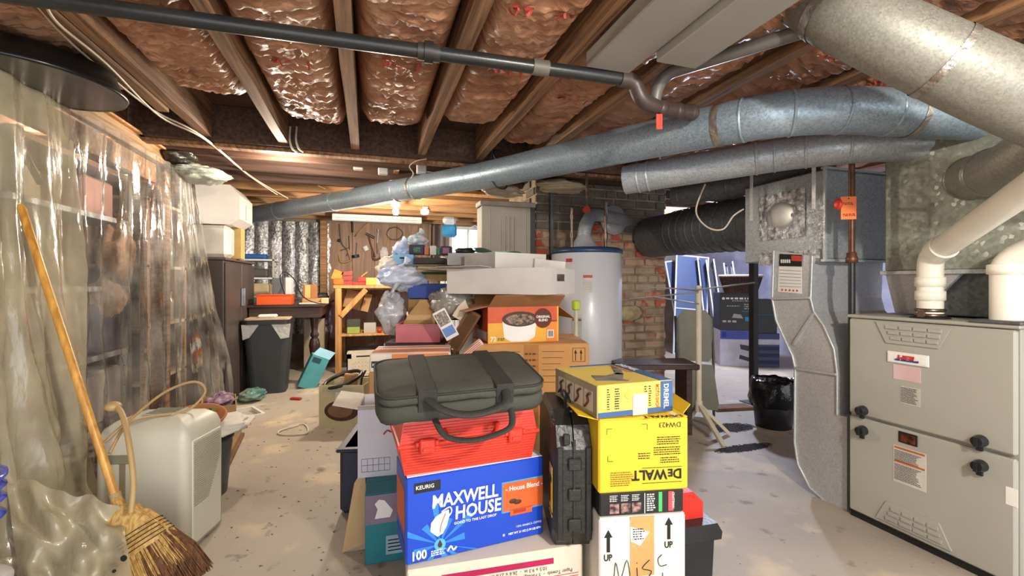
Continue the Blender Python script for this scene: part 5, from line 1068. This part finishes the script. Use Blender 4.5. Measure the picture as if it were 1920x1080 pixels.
tool('long_file', 'thin dark file hanging behind the wooden clamp', [('shaft', [wallp(654,442),wallp(655,468)], .006, BLACK)]); tool('coil_of_wire', 'coil of grey wire hanging at the right of the tool wall', [('coil', [wallp(740+15*math.cos(a), 438+12*math.sin(a)) for a in (0,1,2,3,4,5,6.2,7.2,8.2)], .007, TM)])
tool('pipe_wrench', 'short wrench hanging at the far right of the tool wall', [('shaft', [wallp(728,446),wallp(724,474)], .012, TW)])
crumpled('white_rag', 'white rag bundle hanging low on the tool wall', wallp(712,474)+Vector((.05,-.06,0)), .06, .04, .08, mat('#cfc8bd', .7, 0, .1, 9, .5, 25), 21, False)
# right of the tool wall
t = thing('cylinder_bag', 'clear and blue bag of long rolls hanging right of the tool wall', 'bag', PY(843,430,5.7)); MB().box((-.10,-.04,-.10),(.09,.04,.06), None, .03).build('blue_wrap', mat('#3d8fc4', .3, 0, .2, 12), t); MB().box((-.09,-.035,.06),(.08,.035,.16), None, .03).build('clear_top', mat('#d7dcdf', .2, 0, .2, 12, .5), t)
t = thing('paper_rolls', 'tall white paper rolls standing under the blue bag', 'rolls', PY(845,530,5.75))
for k in range(4): MB().tube([(-.12+k*.065,0,-.95),(-.10+k*.065,.03*(k % 2),.42-.03*k)], .032, 14).build('roll', mat('#d9d4cd', .7, 0, .06), t)
t.location.z = .96
for k, (u, c_) in enumerate(((806,'#8f7a68'),(818,'#3a332d'),(828,'#9a8a78'))): tag(MB().tube([PY(u,405,6.6), PY(u-1,500,6.6)], .022-.003*k, 10).build('long_handled_tool', mat(c_)), '%s long handled tool hanging between the tool wall and the paper rolls' % ('leftmost brown','middle dark','rightmost pale')[k], 'tool')
t = thing('wire_hoop', 'white wire hoop standing in front of the small window', 'hoop', PY(890,470,5.9)); MB().tube([(-.09,0,-.5),(-.09,0,.28),(-.07,0,.36),(0,0,.40),(.08,0,.36),(.10,0,.28),(.10,0,-.5)], .007, 8).build('hoop', WHITE, t); t.location.z = 1.42
t = thing('shelf_box_row', 'narrow shelf of small boxes under the little window', 'shelf', (1.12,6.45,.9)); MB().box((0,0,0),(.75,.28,.02)).build('shelf_board', DARKW, t); MB().box((.02,.02,-.9),(.06,.26,0)).build('leg', DARKW, t); MB().box((.69,.02,-.9),(.73,.26,0)).build('leg', DARKW, t)
for k, c_ in enumerate(('#c29064','#d9d2c8','#6a5a58','#b8b4b8')): small('shelf_carton', '%s box on the narrow shelf under the little window' % ('tan','white','dark','grey')[k], 'box', (1.15+k*.17,6.5,.9205), .15, .15, .33-.04*(k % 3), mat(c_))
# grey ribbed metal cabinet
t = thing('locker', 'tall grey-beige ribbed locker standing left of the chimney', 'locker', PY(903,500,3.42)); t.location.z = 0; lw = 1.28-t.location.x
MB().box((0,0,0),(lw,.02,1.66), None, .006).build('front_panel', mat('#a69c8c', .5, 0, .05), t); MB().box((lw-.03,-.002,0),(lw+.02,.16,1.67), None, .006).build('side_panel', mat('#4a4540', .6), t); MB().box((0,.02,0),(lw-.03,.15,1.65)).build('body', mat('#8d8475'), t)
for x in (.05,.14,.17,.20,.23,.32): MB().box((x*lw/.37,-.012,.1 if x not in (.14,.17,.20,.23) else 1.1),(x*lw/.37+.012,.0,1.63 if x in (.05,.32) else 1.58), None, .003).build('rib', mat('#a69c8c', .5, 0, .05), t)
MB().box((-.01,-.01,1.66),(lw+.02,.17,1.70), None, .006).build('cap', mat('#b8ad9b'), t)
crumpled('crumpled_liner', 'crumpled pale plastic lying on top of the grey-beige locker', PY(948,360,3.55)+Vector((-.02,0,.0)), .16, .12, .045, mat('#c9b9a0', .4, 0, .1, 6, .5, 25), 33, False)

# ------------------------------------------------------------------ left side: table, bin, cabinet, shelves
t = thing('dark_table', 'dark wooden table with turned legs behind the tall dark trash can', 'table', (-1.15,4.96,0)); tz = .80
MB().box((0,0,tz),(.72,1.45,tz+.03), None, .008).build('table_top', DARKW, t); MB().box((.03,.03,tz-.11),(.68,1.42,tz), None, .004).build('apron', DARKW, t)
TL = mat('#3c2620', .35, 0, .2, 8)
for x, y in ((.62,.10),(.62,1.35),(.08,.10),(.08,1.35)):
    MB().lathe([(.035,0),(.045,.03),(.032,.06),(.028,.10),(.03,.25),(.045,.32),(.055,.40),(.045,.46),(.028,.48),(.042,.50),(.042,.52),(.028,.54),(.035,.60),(.042,.66),(.042,.70)], 20, (x,y,0)).build('leg', TL, t)
MB().bar((.62,.10,.14),(.62,1.35,.14),.03,.03).build('stretcher', TL, t)
tt = lambda u, y=4.9, z=.8305: (lambda p: Vector((p.x, p.y, z)))(PY(u, 560, y))
t = open_box('orange_tray', 'bright orange plastic tray on the left end of the dark table', 'tray', tt(481,4.99), 0, .31, .22, .10, mat('#e85a1c', .4, 0, .05)); MB().box((-.008,-.008,.092),(.318,.0,.102), None, .002).build('rim', mat('#f0642a', .4), t)
small('flat_carton', 'flat tan carton on the dark table right of the orange tray', 'box', tt(566,5.08), .19, .2, .055, CARD); t = small('open_tan_box', 'upright tan box with a pale face on the flat carton', 'box', tt(568,5.11,.886), .13, .12, .145, mat('#a36c3c')); patch('pale_face', t, 'front', fo, (.02,.005,.07,.14), mat('#e0b06a')); small('pale_block', 'small pale block at the right end of the dark table', 'block', tt(602,5.05), .07, .06, .06, mat('#d9b98a')); small('white_paper', 'white paper pad on the front edge of the dark table', 'paper', tt(560,4.98), .20, .08, .012, PAPER)
t = small('grey_appliance', 'grey and white boxy appliance on the dark table behind the orange tray', 'appliance', tt(511,5.3), .12, .2, .27, mat('#6c6d72')); MB().box((.12,0,0),(.175,.2,.275), None, .006).build('white_side', WHITE, t)
tag(MB().tube(bezier_path([tt(537,5.0)+Vector((0,0,.05)), tt(525,5.2,1.10), tt(535,5.25,1.16), tt(552,5.2,1.08), tt(565,5.0,.93), tt(585,4.85,.86), tt(610,4.8,.838)], 8), .005, 6).build('cable', BLACK), 'black power cord looping from the grey appliance across the dark table', 'cord')
crumpled('dark_tool_pile', 'dark jumble of metal tools at the far right of the dark table', tt(600,5.9,.88), .10, .1, .05, mat('#55534f', .5, .3, .5, 30, .5), 41, False, cat='tools')
t = thing('trash_can', 'tall dark grey trash can with a white liner, in front of the dark table', 'trash can', PZ(508,736,0)+Vector((-.03,.09,0)), .05)
GC = mat('#35373a', .5, 0, .1)
def rtaper(b, tp, z0, z1, m, nm, r=.06, parent=t):
    mb = MB(); cnt = 4*6; A = rrect(b[0],b[1],r,5,z0,-b[0]/2,-b[1]/2); B = rrect(tp[0],tp[1],r,5,z1,-tp[0]/2,-tp[1]/2); n = len(A)
    mb.add(A+B, [tuple(range(n-1,-1,-1)), tuple(range(n,2*n))]+[(k,(k+1) % n,(k+1) % n+n,k+n) for k in range(n)]); return mb.build(nm, m, parent)
rtaper((.31,.28),(.40,.36),0,.66,GC,'can'); rtaper((.43,.39),(.43,.39),.66,.70,BLACKP,'rim')
LW = mat('#b9b9b6', .3, 0, .1, 9, .6, 30)
for pts in ([(-.205,-.185,.66),(-.06,-.188,.66),(-.14,-.188,.54),(-.195,-.18,.52)],[(.04,-.188,.66),(.205,-.185,.66),(.19,-.18,.53),(.12,-.188,.52)]): MB().prism(pts, (0,.006,0)).build('liner', LW, t)
rtaper((.38,.34),(.38,.34),.70,.712,TAN,'cardboard_cover',.03); tag(MB().box((-.07,-.05,0),(.09,.06,.03), None, .012).build('white_package', WHITE, None, t.location+Vector((-.02,-.02,.7135))), 'white package lying on the tall dark trash can', 'package')
t = thing('teal_box', 'teal box tipped over against the table leg beside the tall trash can', 'box', PZ(552,735,0)+Vector((0,.1,0)), 0, None, (0, math.radians(24), .15)); MB().box((0,0,.03),(.17,.2,.37), None, .006).build('box_body', mat('#4fa0a8', .5, 0, .1), t); MB().prism([(0,0,.37),(.17,0,.37),(.20,.04,.45),(.04,.04,.45)], (0,.004,0)).build('open_flap', mat('#8fc4d8', .6), t); MB().box((.02,-.002,.3),(.10,.0,.35)).build('dark_print', mat('#234a55'), t)
t = small('grey_file_box', 'beige box with a small metal frame under the dark table', 'box', (-.72,5.75,0), .22, .2, .62, mat('#b5a38b')); patch('metal_frame', t, 'front', fo, (.06,.3,.17,.5), GREY)
# cabinet
t = thing('metal_cabinet', 'dark brown two-door metal cabinet behind the plastic sheet on the left', 'cabinet', (-1.64,4.30,0)); CB = mat('#4a3f3a', .45, 0, .12, 4)
MB().box((0,0,0),(.49,.98,1.24), None, .006).build('body', CB, t); MB().box((-.01,-.01,1.24),(.51,.99,1.262), None, .004).build('top', mat('#5a4e47', .5), t)
for y0, y1 in ((.01,.485),(.495,.97)):
    d_ = MB().box((.49,y0,.03),(.508,y1,1.22), None, .004).build('door', CB, t); ys = .46 if y0 < .1 else .52; MB().box((.508,ys-.01,.83),(.53,ys+.01,1.0), None, .005).build('handle', STEEL, d_)
# white containers on the cabinet
PLW = mat('#cfc8bf', .35, 0, .04)
t = thing('white_tank', 'large off-white angular plastic tank stacked highest on the dark cabinet', 'container', Vector((-1.47,4.33,1.542)), 0)
mb = MB(); mb.prism([(.0,0,.0),(.36,0,.0),(.43,0,.05),(.43,0,.25),(.36,0,.335),(.0,0,.335)], (0,.44,0)); mb.build('tank', PLW, t); MB().box((.432,.20,.06),(.436,.21,.2)).build('slot', GREY, t)
t = thing('white_bin', 'smaller off-white plastic bin standing under the angular tank', 'container', (-1.44,4.34,1.2635)); MB().box((0,0,0),(.31,.22,.275), None, .03).build('bin_body', mat('#d8d2c6', .35), t); MB().box((.302,.12,.05),(.314,.135,.22)).build('slot', GREY, t)
small('plywood_block', 'plain upright plywood block beside the small white bin on the cabinet', 'block', (-1.24,4.60,1.2635), .15, .12, .277, mat('#c9a465'))

# shelves right of cabinet, between it and the foil wall
t = thing('white_shelving', 'narrow white shelving with odds and ends between the cabinet and the foil wall', 'shelving', (-1.55,5.75,0))
for z in (.55,.88,1.09,1.30): MB().box((0,0,z),(.52,.35,z+.02), None, .002).build('shelf_board', WHITE, t)
for x, y in ((0,0),(.50,0),(0,.33),(.50,.33)): MB().box((x,y,0),(x+.02,y+.02,1.42)).build('post', GREY, t)
for i, (nm, x, z, sz, c_, lb_) in enumerate((('blue_packets',.05,1.3205,(.38,.2,.06),'#2f66b0','row of blue packets on the top shelf of the white shelving'),('rolled_mat',.08,1.1105,(.36,.2,.10),'#5a564f','dark rolled mat on the second shelf of the white shelving'),('folded_sheets',.06,.9005,(.40,.22,.14),'#cdb98f','pile of cream sheets on the third shelf of the white shelving'),('paper_pile',.05,.5705,(.42,.22,.2),'#d6cdb9','pile of papers on the lowest shelf of the white shelving'))):
    small(nm, lb_, 'supplies', (-1.55+x,5.78,z), *sz, mat(c_), bev=.02)

# header board, stud and the shelf units behind the plastic
t = thing('curtain_header', 'long wooden header board holding the plastic sheet, upper left', 'board', (-1.27,1.2,1.80)); MB().box((0,0,0),(.035,2.30,.09), None, .003).build('board', wood('#b08a60','#7d5c3c'), t); MB().box((.012,0,.085),(.06,2.30,.098), None, .002).build('trim_strip', PINE, t); MB().box((-.05,2.22,-1.80),(.03,2.30,.0), None, .003).build('post', JOIST, t)
MB().box((-.04,.0,-.12),(-.01,2.2,0), None, .003).build('back_board', JOIST_L, t)
SH = mat('#8a9083', .45, .4, .15, 8)
t = thing('metal_shelving', 'grey-green perforated metal shelving loaded with bags behind the plastic sheet', 'shelving', (-1.86,2.42,0))
for x, y in ((.40,.02),(.40,.95),(0,.02),(0,.95)):
    mb = MB(); mb.box((x,y,0),(x+.045,y+.004,1.72)); mb.box((x+.041,y,0),(x+.045,y+.045,1.72)); po = mb.build('post', SH, t)
    if x > .3:
        for k in range(24): MB().lathe([(.0045,0),(.0045,.002)], 8).build('bolt_hole', INK, po, (x+.024,y-.001,.30+k*.06), (PI/2,0,0))
for z in (.22,.62,1.0,1.40,1.68): MB().box((.0,.0,z),(.445,1.0,z+.03), None, .002).build('shelf_board', GALV_L, t)
MB().bar((.43,.03,1.68),(.43,.20,1.50),.03,.004).build('gusset_brace', SH, t)
sx = -1.84
def pile(items, zz, tagline):
    for (nm, y, w_, d_, h_, c_, lb_, cat) in items: small(nm, lb_+tagline, cat, (sx+.06,y,zz), w_, d_, h_, mat(c_, .7, 0, .12), bev=.015)
crumpled('brown_paper_bag', 'crumpled brown paper bag on the upper metal shelf', Vector((sx+.25,2.62,1.10)), .13, .13, .08, mat('#a97c50', .8, 0, .2, 7, .7, 30), 51, False); crumpled('brown_paper_bag', 'brown paper bag with a dark opening on the upper metal shelf, further back', Vector((sx+.27,2.9,1.12)), .12, .14, .10, mat('#98704a', .8, 0, .2, 7, .7, 30), 52, False)
crumpled('tan_sack', 'tan knotted sack hanging over the shelf edge by the wooden post', Vector((-1.42,3.25,1.22)), .07, .13, .17, mat('#b58a60', .7, 0, .2, 7, .7, 30), 53); crumpled('tan_sack', 'lower tan knotted sack with a loop on the metal shelf', Vector((-1.44,3.18,.96)), .07, .12, .11, mat('#c29a72', .7, 0, .2, 7, .7, 30), 54)
crumpled('teal_cloth', 'teal cloth stuffed between brown bags on the metal shelf', Vector((sx+.32,2.72,1.235)), .06, .09, .03, mat('#1f7a6c', .8), 55, False, cat='cloth'); crumpled('green_cloth', 'dark teal cloth bundle lower on the metal shelf', Vector((sx+.3,2.84,.70)), .08, .12, .05, mat('#26715f', .8), 56, False, cat='cloth')
pile([('white_ledger',2.5,.30,.22,.16,'#d3c3a5','cream folded carton ','box'),('pink_carton',3.05,.3,.3,.22,'#c99a8c','wide pinkish carton ','box')], 1.4305, 'on the top metal shelf')
pile([('dark_carton',3.05,.36,.30,.28,'#3d3550','dark purple blue box ','box')], .6505, 'on the middle metal shelf behind the sheet')
t = thing('pie_dish', 'cream round dish on the middle metal shelf', 'dish', (sx+.25,2.66,.6505)); MB().lathe([(.08,0),(.14,.06),(.15,.065),(.15,.075),(.13,.07),(.075,.01),(.001,.01)], 28).build('dish', mat('#d8cda8', .4), t); MB().lathe([(.02,-.0),(.03,.01)], 12).build('foot', CREAM, t)
pile([('red_ribbon_bag',2.5,.3,.2,.14,'#7a5a4c','brown bundle ','bundle'),('square_carton',2.95,.34,.4,.30,'#c9c2b6','pale square carton ','box')], .2505, 'on the lowest metal shelf')
crumpled('red_bundle', 'red and brown bundle on the lowest metal shelf', Vector((sx+.28,2.66,.46)), .09, .10, .07, mat('#94443c', .7, 0, .4, 14), 57, False, cat='bundle'); crumpled('green_plant_bag', 'green leafy bag at the foot of the metal shelving', Vector((sx+.40,2.62,.10)), .09, .12, .09, mat('#5f7a3c', .6, 0, .4, 20), 58, False)
t = thing('wood_shelving', 'wooden shelving with glass jars behind the far plastic sheet', 'shelving', (-1.86,3.58,0))
for z in (.36,.74,1.15,1.60): MB().box((0,0,z),(.46,.68,z+.022), None, .002).build('shelf_board', mat('#cdb693', .6, 0, .1), t)
for x, y in ((.42,0),(.42,.64),(0,0),(0,.64)): MB().box((x,y,0),(x+.04,y+.04,1.62), None, .002).build('post', JOIST_L, t)
JG = clear('#c8c9c0', .45, .1, .05, 30, .2); JL = mat('#8f8272', .4, .5)
def jar(loc, s_, lb_):
    t = thing('glass_jar', lb_, 'jar', loc, 0, 'glass jars on the wooden shelving'); MB().lathe([(.045*s_,0),(.05*s_,.01),(.05*s_,.13*s_),(.035*s_,.155*s_),(.035*s_,.17*s_)], 18).build('glass', JG, t); MB().lathe([(.038*s_,.168*s_),(.038*s_,.19*s_)], 18).build('lid', JL, t)
k = 0
for z, nmz in ((1.1725,'upper'),(.7625,'lower')):
    for i in range(5): jar(Vector((-1.50-.03*(i % 2),3.68+i*.115,z)), 1.0+.15*((i*7) % 3), 'glass jar on the %s wooden shelf, number %s from the near post' % (nmz, ('one','two','three','four','five')[i]) if False else 'glass jar on the %s wooden shelf, %s' % (nmz, ('nearest the wooden post','second from the wooden post','in the middle of the row','second from the cabinet','nearest the cabinet')[i]))
t = thing('orange_can', 'white and orange canister on the lower wooden shelf', 'can', (-1.47,3.84,.3825)); MB().lathe([(.075,0),(.078,.005),(.078,.20),(.07,.205)], 28).build('can', WHITE, t); MB().lathe([(.0795,.04),(.0795,.13)], 28).build('orange_band', mat('#e0672a'), t); MB().lathe([(.081,.20),(.081,.222),(.001,.222)], 28).build('lid', mat('#e0672a'), t)
small('dark_box', 'dark upright box beside the orange canister', 'box', (-1.6,3.66,.3825), .14, .07, .30, mat('#2b2a2c')); small('white_jug', 'white tag box on the lower wooden shelf among the jars', 'box', (-1.46,3.63,.3825), .06, .04, .12, PAPER)
crumpled('folded_plastic', 'grey-green bundle of folded plastic on the header post top', Vector((-1.12,3.62,1.80)), .17, .22, .05, mat('#aab0a4', .3, 0, .15, 9, .8, 18), 61, False, cat='plastic'); crumpled('dark_plastic', 'dark plastic bundle stuffed above the grey-green one', Vector((-1.2,3.45,1.868)), .12, .12, .04, mat('#38352f', .3, 0, .2, 9, .8, 18), 62, False, cat='plastic')

# dehumidifier
DH = mat('#d3d0bd', .42, 0, .04, 3); dpos = Vector((-.995,2.10,0))
t = thing('dehumidifier', 'cream dehumidifier with a slatted side grille and a cord on top', 'dehumidifier', dpos, math.radians(-14))
mb = MB(); A = rrect(.34,.26,.03,5,0.01); lv = [(0,.01),(0,.42),(.004,.455),(.018,.485),(.05,.51),(.10,.522)]
vs = []; n = len(A)
for ins, z in lv:
    for p in rrect(.34-2*ins,.26-2*ins,max(.006,.035-ins),5,z,ins,ins): vs.append(p)
mb.add(vs, [tuple(range(n-1,-1,-1)), tuple((len(lv)-1)*n+k for k in range(n))]+[(j*n+k, j*n+(k+1) % n, (j+1)*n+(k+1) % n, (j+1)*n+k) for j in range(len(lv)-1) for k in range(n)], True); mb.build('housing', DH, t)
MB().box((.336,.035,.02),(.344,.225,.43), None, .003).build('side_panel', DH, t)
for k in range(30):
    z = .415-k*.0085; y1 = .215-.006*max(0,k-12)*.8; MB().box((.342,.04,z),(.347,max(.08,y1),z+.0035)).build('grille_slat', mat('#b5b19c', .5), t)
MB().box((.03,-.004,.36),(.15,.001,.395), None, .006).build('hand_recess', mat('#8f8a74', .6), t); MB().box((.10,-.003,.06),(.12,.001,.36)).build('groove', mat('#8f7f63', .6), t); MB().box((.12,.08,.518),(.24,.18,.525), None, .002).build('vent_panel', mat('#b7b4a0', .5), t)
for k in range(5): MB().box((.13,.09+k*.018,.525),(.23,.097+k*.018,.527)).build('vent_slat', mat('#8f8c7c'), t)
CORD = mat('#b99a66', .5, 0, .08)
C0 = lambda u, v, d: P(u, v, d)
tag(MB().tube(bezier_path([C0(246,960,1.45),C0(250,900,1.48),C0(240,820,1.52),C0(228,775,1.56),C0(215,762,1.58)], 8), .009, 8).build('plug_cable', CORD), 'tan power cord with a round plug standing up at the dehumidifier front', 'cord'); MB().ball((0,0,0), .022, 14, 10, (1.1,1.1,.8)).build('plug', CORD, bpy.data.objects['plug_cable'], C0(212,762,1.58))
tag(MB().tube(bezier_path([C0(196,830,1.56),C0(240,790,1.60),C0(310,735,1.75),C0(365,716,1.85),C0(385,735,1.88),C0(350,770,1.84),C0(290,780,1.74),C0(240,795,1.62),C0(205,850,1.55)], 8), .005, 8).build('cable', CORD), 'thin tan cord looping over the dehumidifier top', 'cord')

# broom
bt, bb = Vector((-1.20,2.10,1.33)), None
hb_ = P(218,935,1.52); tp = P(38,384,1.57); ax = (tp-hb_).normalized()
t = thing('broom', 'corn broom with a long yellow wooden handle leaning on the plastic sheet', 'broom', hb_); MB().tube([(0,0,0), (tp-hb_)*.985, (tp-hb_)], [.0125,.0125,.008], 18).build('handle', HANDLEW, t)
side = ax.cross(Vector((0,1,0))).normalized(); side = -side if side.x < 0 else side; dn = (P(300,1110,1.45)-hb_).normalized(); nrm = dn.cross(side).normalized(); side = nrm.cross(dn).normalized()
side = side if side.x > 0 else -side
STRAW = wood('#d6b06a', '#a67c3c', .7, (60, 60, 3), .5); STRB = wood('#7a4f2c', '#4f3018', .7, (60, 60, 3), .5)
def bris(m, s0, s1, w0, w1, cnt, sd, nm, a0=-1, a1=1):
    r = random.Random(sd); mb = MB()
    for k in range(cnt):
        f = a0+(a1-a0)*r.random(); q = (r.random()-.5)*.9; p = dn*s0+side*f*w0+nrm*q*.04; e = dn*(s1*(.94+.09*r.random()))+side*(f*w1+.01*(r.random()-.5))+nrm*q*.05
        mid = (p+e)/2+side*f*.012; mb.tube([p, mid, e], [.0026,.0024,.0012], 4, False)
    return tag(mb.build(nm, m, t), kind='stuff')
prof = [(.016,.02,0),(.018,.02,.03),(.045,.026,.06),(.075,.03,.10),(.095,.03,.15),(.108,.026,.20)]
mb = MB(); n = 20; vs = []
for hw, ht, s_ in prof:
    for k in range(n): a = 2*PI*k/n; vs.append(dn*s_+side*hw*math.cos(a)+nrm*ht*math.sin(a))
mb.add(vs, [(j*n+k, j*n+(k+1) % n, (j+1)*n+(k+1) % n, (j+1)*n+k) for j in range(len(prof)-1) for k in range(n)], True); mb.build('straw_head', STRAW, t)
bris(STRAW, .05, .30, .04, .125, 700, 1, 'bristles'); bris(STRB, .19, .37, .10, .15, 900, 2, 'brown_bristles', -.1, 1)
bris(STRAW, .19, .37, .10, .15, 500, 3, 'bristles', -1, .0)
for k in range(5):
    s_ = .135+k*.013; hw = .088+k*.004; MB().tube([dn*s_+side*(hw+.004)*math.cos(2*PI*i/32)+nrm*.037*math.sin(2*PI*i/32) for i in range(33)], .0016, 5, False).build('stitching', mat('#3a2418'), t)
MB().tube([ax*-.012, ax*.02], .0165, 16).build('wire_binding', mat('#b59a68'), t)

# row of things behind the dehumidifier
c = PZ(392,952,0)+Vector((-.06,.16,0))
t = thing('waste_bin', 'dark round waste bin behind the dehumidifier', 'bin', c); MB().lathe([(.08,0),(.09,.005),(.115,.28),(.108,.28),(.085,.01)], 28).build('bin_body', mat('#4a4d50', .45), t); MB().lathe([(.113,.272),(.122,.276),(.122,.29),(.11,.292)], 28).build('rim', BLACKP, t)
crumpled('white_cloth', 'white cloth draped over the dark round waste bin', c+Vector((.02,.05,.325)), .16, .15, .045, mat('#dcd8cf', .8, 0, .05, 5, .3, 20), 71, False, cat='cloth')
t = thing('terracotta_saucer', 'terracotta rimmed dish with green leaves on the white cloth', 'dish', c+Vector((-.02,-.01,.365)), 0, None, (.25,.15,0)); MB().lathe([(.06,0),(.10,.02),(.11,.04),(.10,.042),(.09,.025),(.001,.012)], 28).build('dish', mat('#b0713f'), t)
r = random.Random(5)
for k in range(14):
    a = r.random()*6.28; q = r.random()*.06; p = Vector((q*math.cos(a), q*math.sin(a), .03)); M = Matrix.Translation(p) @ Matrix.Rotation(a,4,'Z') @ Matrix.Rotation(.5*r.random(),4,'Y'); MB().add([M @ Vector(v) for v in ((0,0,0),(.02,.012,.008),(.045,0,.004),(.02,-.012,.008))], [(0,1,2),(0,2,3)]).build('leaf', mat('#4d7a3a' if k % 2 else '#2f5a2c'), t)
t = open_box('tan_wood_box', 'open tan box with rubbish near the foot of the plastic sheet', 'box', PZ(428,832,0)+Vector((-.16,.0,0)), .25, .20, .34, .24, mat('#c0a070', .8), CREAM); crumpled('paper_scraps', 'purple and white paper scraps in the open tan box', t.location+Vector((.06,.18,.24)), .08, .13, .05, mat('#a8909c', .6, 0, .5, 30, .5, 30, '#5a3a5c'), 72, False, cat='scraps')
for i, (u, v, z) in enumerate(((415,885,0),(414,880,.028),(412,872,.056))): tag(MB().box((0,0,0),(.16,.62,.022), None, .002).build('floor_board', mat(('#7d5c3e','#9a7850','#b08f63')[i], .8, 0, .2), None, PZ(u,885,0)+Vector((-.13-.01*i,-.02*i,z*.8)), (0,0,.10)), '%s board of the small pile on the floor by the plastic sheet' % ('lowest','middle','top')[i], 'board')
crumpled('teal_hose_pile', 'teal and green tangled pile near the foot of the tall trash can', PZ(470,752,0)+Vector((0,.05,.045)), .10, .16, .05, mat('#2f6f6a', .4, 0, .4, 14, .5, 20, '#8a9a8c'), 73, False, cat='pile')
t = thing('picture_frame', 'white picture frame lying by the tall trash can base', 'frame', PZ(455,790,0), .5); MB().box((0,0,0),(.16,.02,.03)).build('side', WHITE, t); MB().box((0,.28,0),(.16,.30,.03)).build('side', WHITE, t); MB().box((0,.02,0),(.02,.28,.03)).build('side', WHITE, t); MB().box((.14,.02,0),(.16,.28,.03)).build('side', WHITE, t)
# blue bucket stack at the left edge
t = thing('blue_bucket', 'translucent blue bucket nested in a stack at the left edge of the photo', 'bucket', W(-1.49,1.16,.24)); BL = mat('#2647d8', .2, 0, .08, 4, 0, 60, None, .5)
MB().lathe([(.07,0),(.105,.20),(.118,.275),(.124,.28),(.124,.29),(.112,.29),(.10,.22),(.065,.01),(.001,.01)], 36).build('bucket', BL, t)
for z in (.17,.215,.25): MB().lathe([(.10+z*.03,z),(.118+z*.02,z+.004),(.10+z*.03,z+.010)], 36).build('rim_ring', BL, t)
t = thing('white_bucket', 'white pail under the blue bucket at the left edge', 'bucket', W(-1.49,1.16,0)); MB().lathe([(.10,0),(.125,.225),(.135,.23),(.135,.238),(.09,.239)], 32).build('pail', WHITE, t); MB().lathe([(.125,.20),(.135,.203),(.125,.206)], 32).build('ridge', WHITE, t)

# ------------------------------------------------------------------ the plastic sheets
FILM = clear('#e3ddd2', .20, .12, .6, 14, .3); FILM2 = clear('#cbbf9f', .62, .25, .5, 12, .35)
def film(name, label, xf, y0, y1, z0, z1, m, folds, seed, ny=110, nz=46, pool=0, top=0):
    def fn(s, q):
        y = y0+(y1-top*q-y0)*s; z = z0+(z1-z0)*q; k = 1-q
        f = folds*(math.sin(s*38+3*noise.noise(Vector((s*5,q*1.2,seed))))*.5+noise.noise(Vector((s*14,q*2.2,seed+3)))*1.4)*(.35+k*.9)
        f += .022*abs(noise.noise(Vector((s*20+q*5,q*9,seed))))*(.3+k)
        x = xf(s, q)+f; y += .04*k*noise.noise(Vector((s*4,q*3,seed+8)))
        if pool and q < .12: x += pool*(.12-q)/.12*(1+.5*math.sin(s*23)); z = z0+.02+abs(.05*noise.noise(Vector((s*9,q*30,seed))))+ (z1-z0)*q*.7
        return (x, y, z)
    return tag(MB().grid(fn, ny, nz).build(name, m), label, 'plastic sheet')
film('plastic_sheet', 'milky plastic sheet hanging to the floor at the far left, nearest the camera', lambda s, q: -1.235+.10*(1-q)+.03*s, 1.35, 2.38, .0, 1.80, FILM2, .035, 1, pool=.22)
film('plastic_sheet', 'clear plastic sheet in front of the metal shelving, hung from the header board', lambda s, q: -1.20+.02*s, 2.36, 3.50, .02, 1.80, FILM, .030, 2)
film('plastic_sheet', 'clear plastic sheet draped past the wooden post toward the dark cabinet', lambda s, q: -1.19+.10*(1-q)*s-.04*s, 3.50, 4.45, .03, 1.78, FILM, .035, 3, top=.55)
t = tag(MB().grid(lambda s, q: (lambda u, v, d: tuple(P(u, v, d)+Vector((0,0,.03*noise.noise(Vector((s*6,q*5,2))))) ))(40+s*215-30*q, 1120-q*(230-60*s), 1.37+.12*q+.05*noise.noise(Vector((s*5,q*4,9)))), 40, 30).build('plastic_tail', FILM2), 'loose milky tail of plastic lying over the left side of the broom head', 'plastic sheet')
MB().lathe([(.009,0),(.009,.004)], 14).build('grommet', INK, t, P(233,1046,1.35), (PI/2,0,-TH)); MB().lathe([(.005,0),(.005,.004)], 12).build('grommet', INK, t, P(215,1070,1.33), (PI/2,0,-TH))

crumpled('torn_facing', 'torn brown scrap hanging from the joists behind the beam, by the pale cables', P(455,296,3.45), .05, .03, .06, mat('#7d4a36', .7, 0, .3, 9, .5, 30), 81, False, cat='scrap')
crumpled('pale_wrap', 'pale crumpled plastic wrap on the chimney top under the long diagonal duct', Vector((1.52,3.40,1.845)), .22, .12, .05, mat('#c9b698', .5, 0, .15, 6, .6, 25), 82, False, cat='plastic')
tag(MB().tube(bezier_path([P(800,298,3.0),P(780,302,3.0),P(768,312,3.0),P(775,325,3.0),P(770,335,3.02)], 6), .004, 6).build('cable', CAB), 'short pale wire tied at the beam left of the long duct', 'cable')
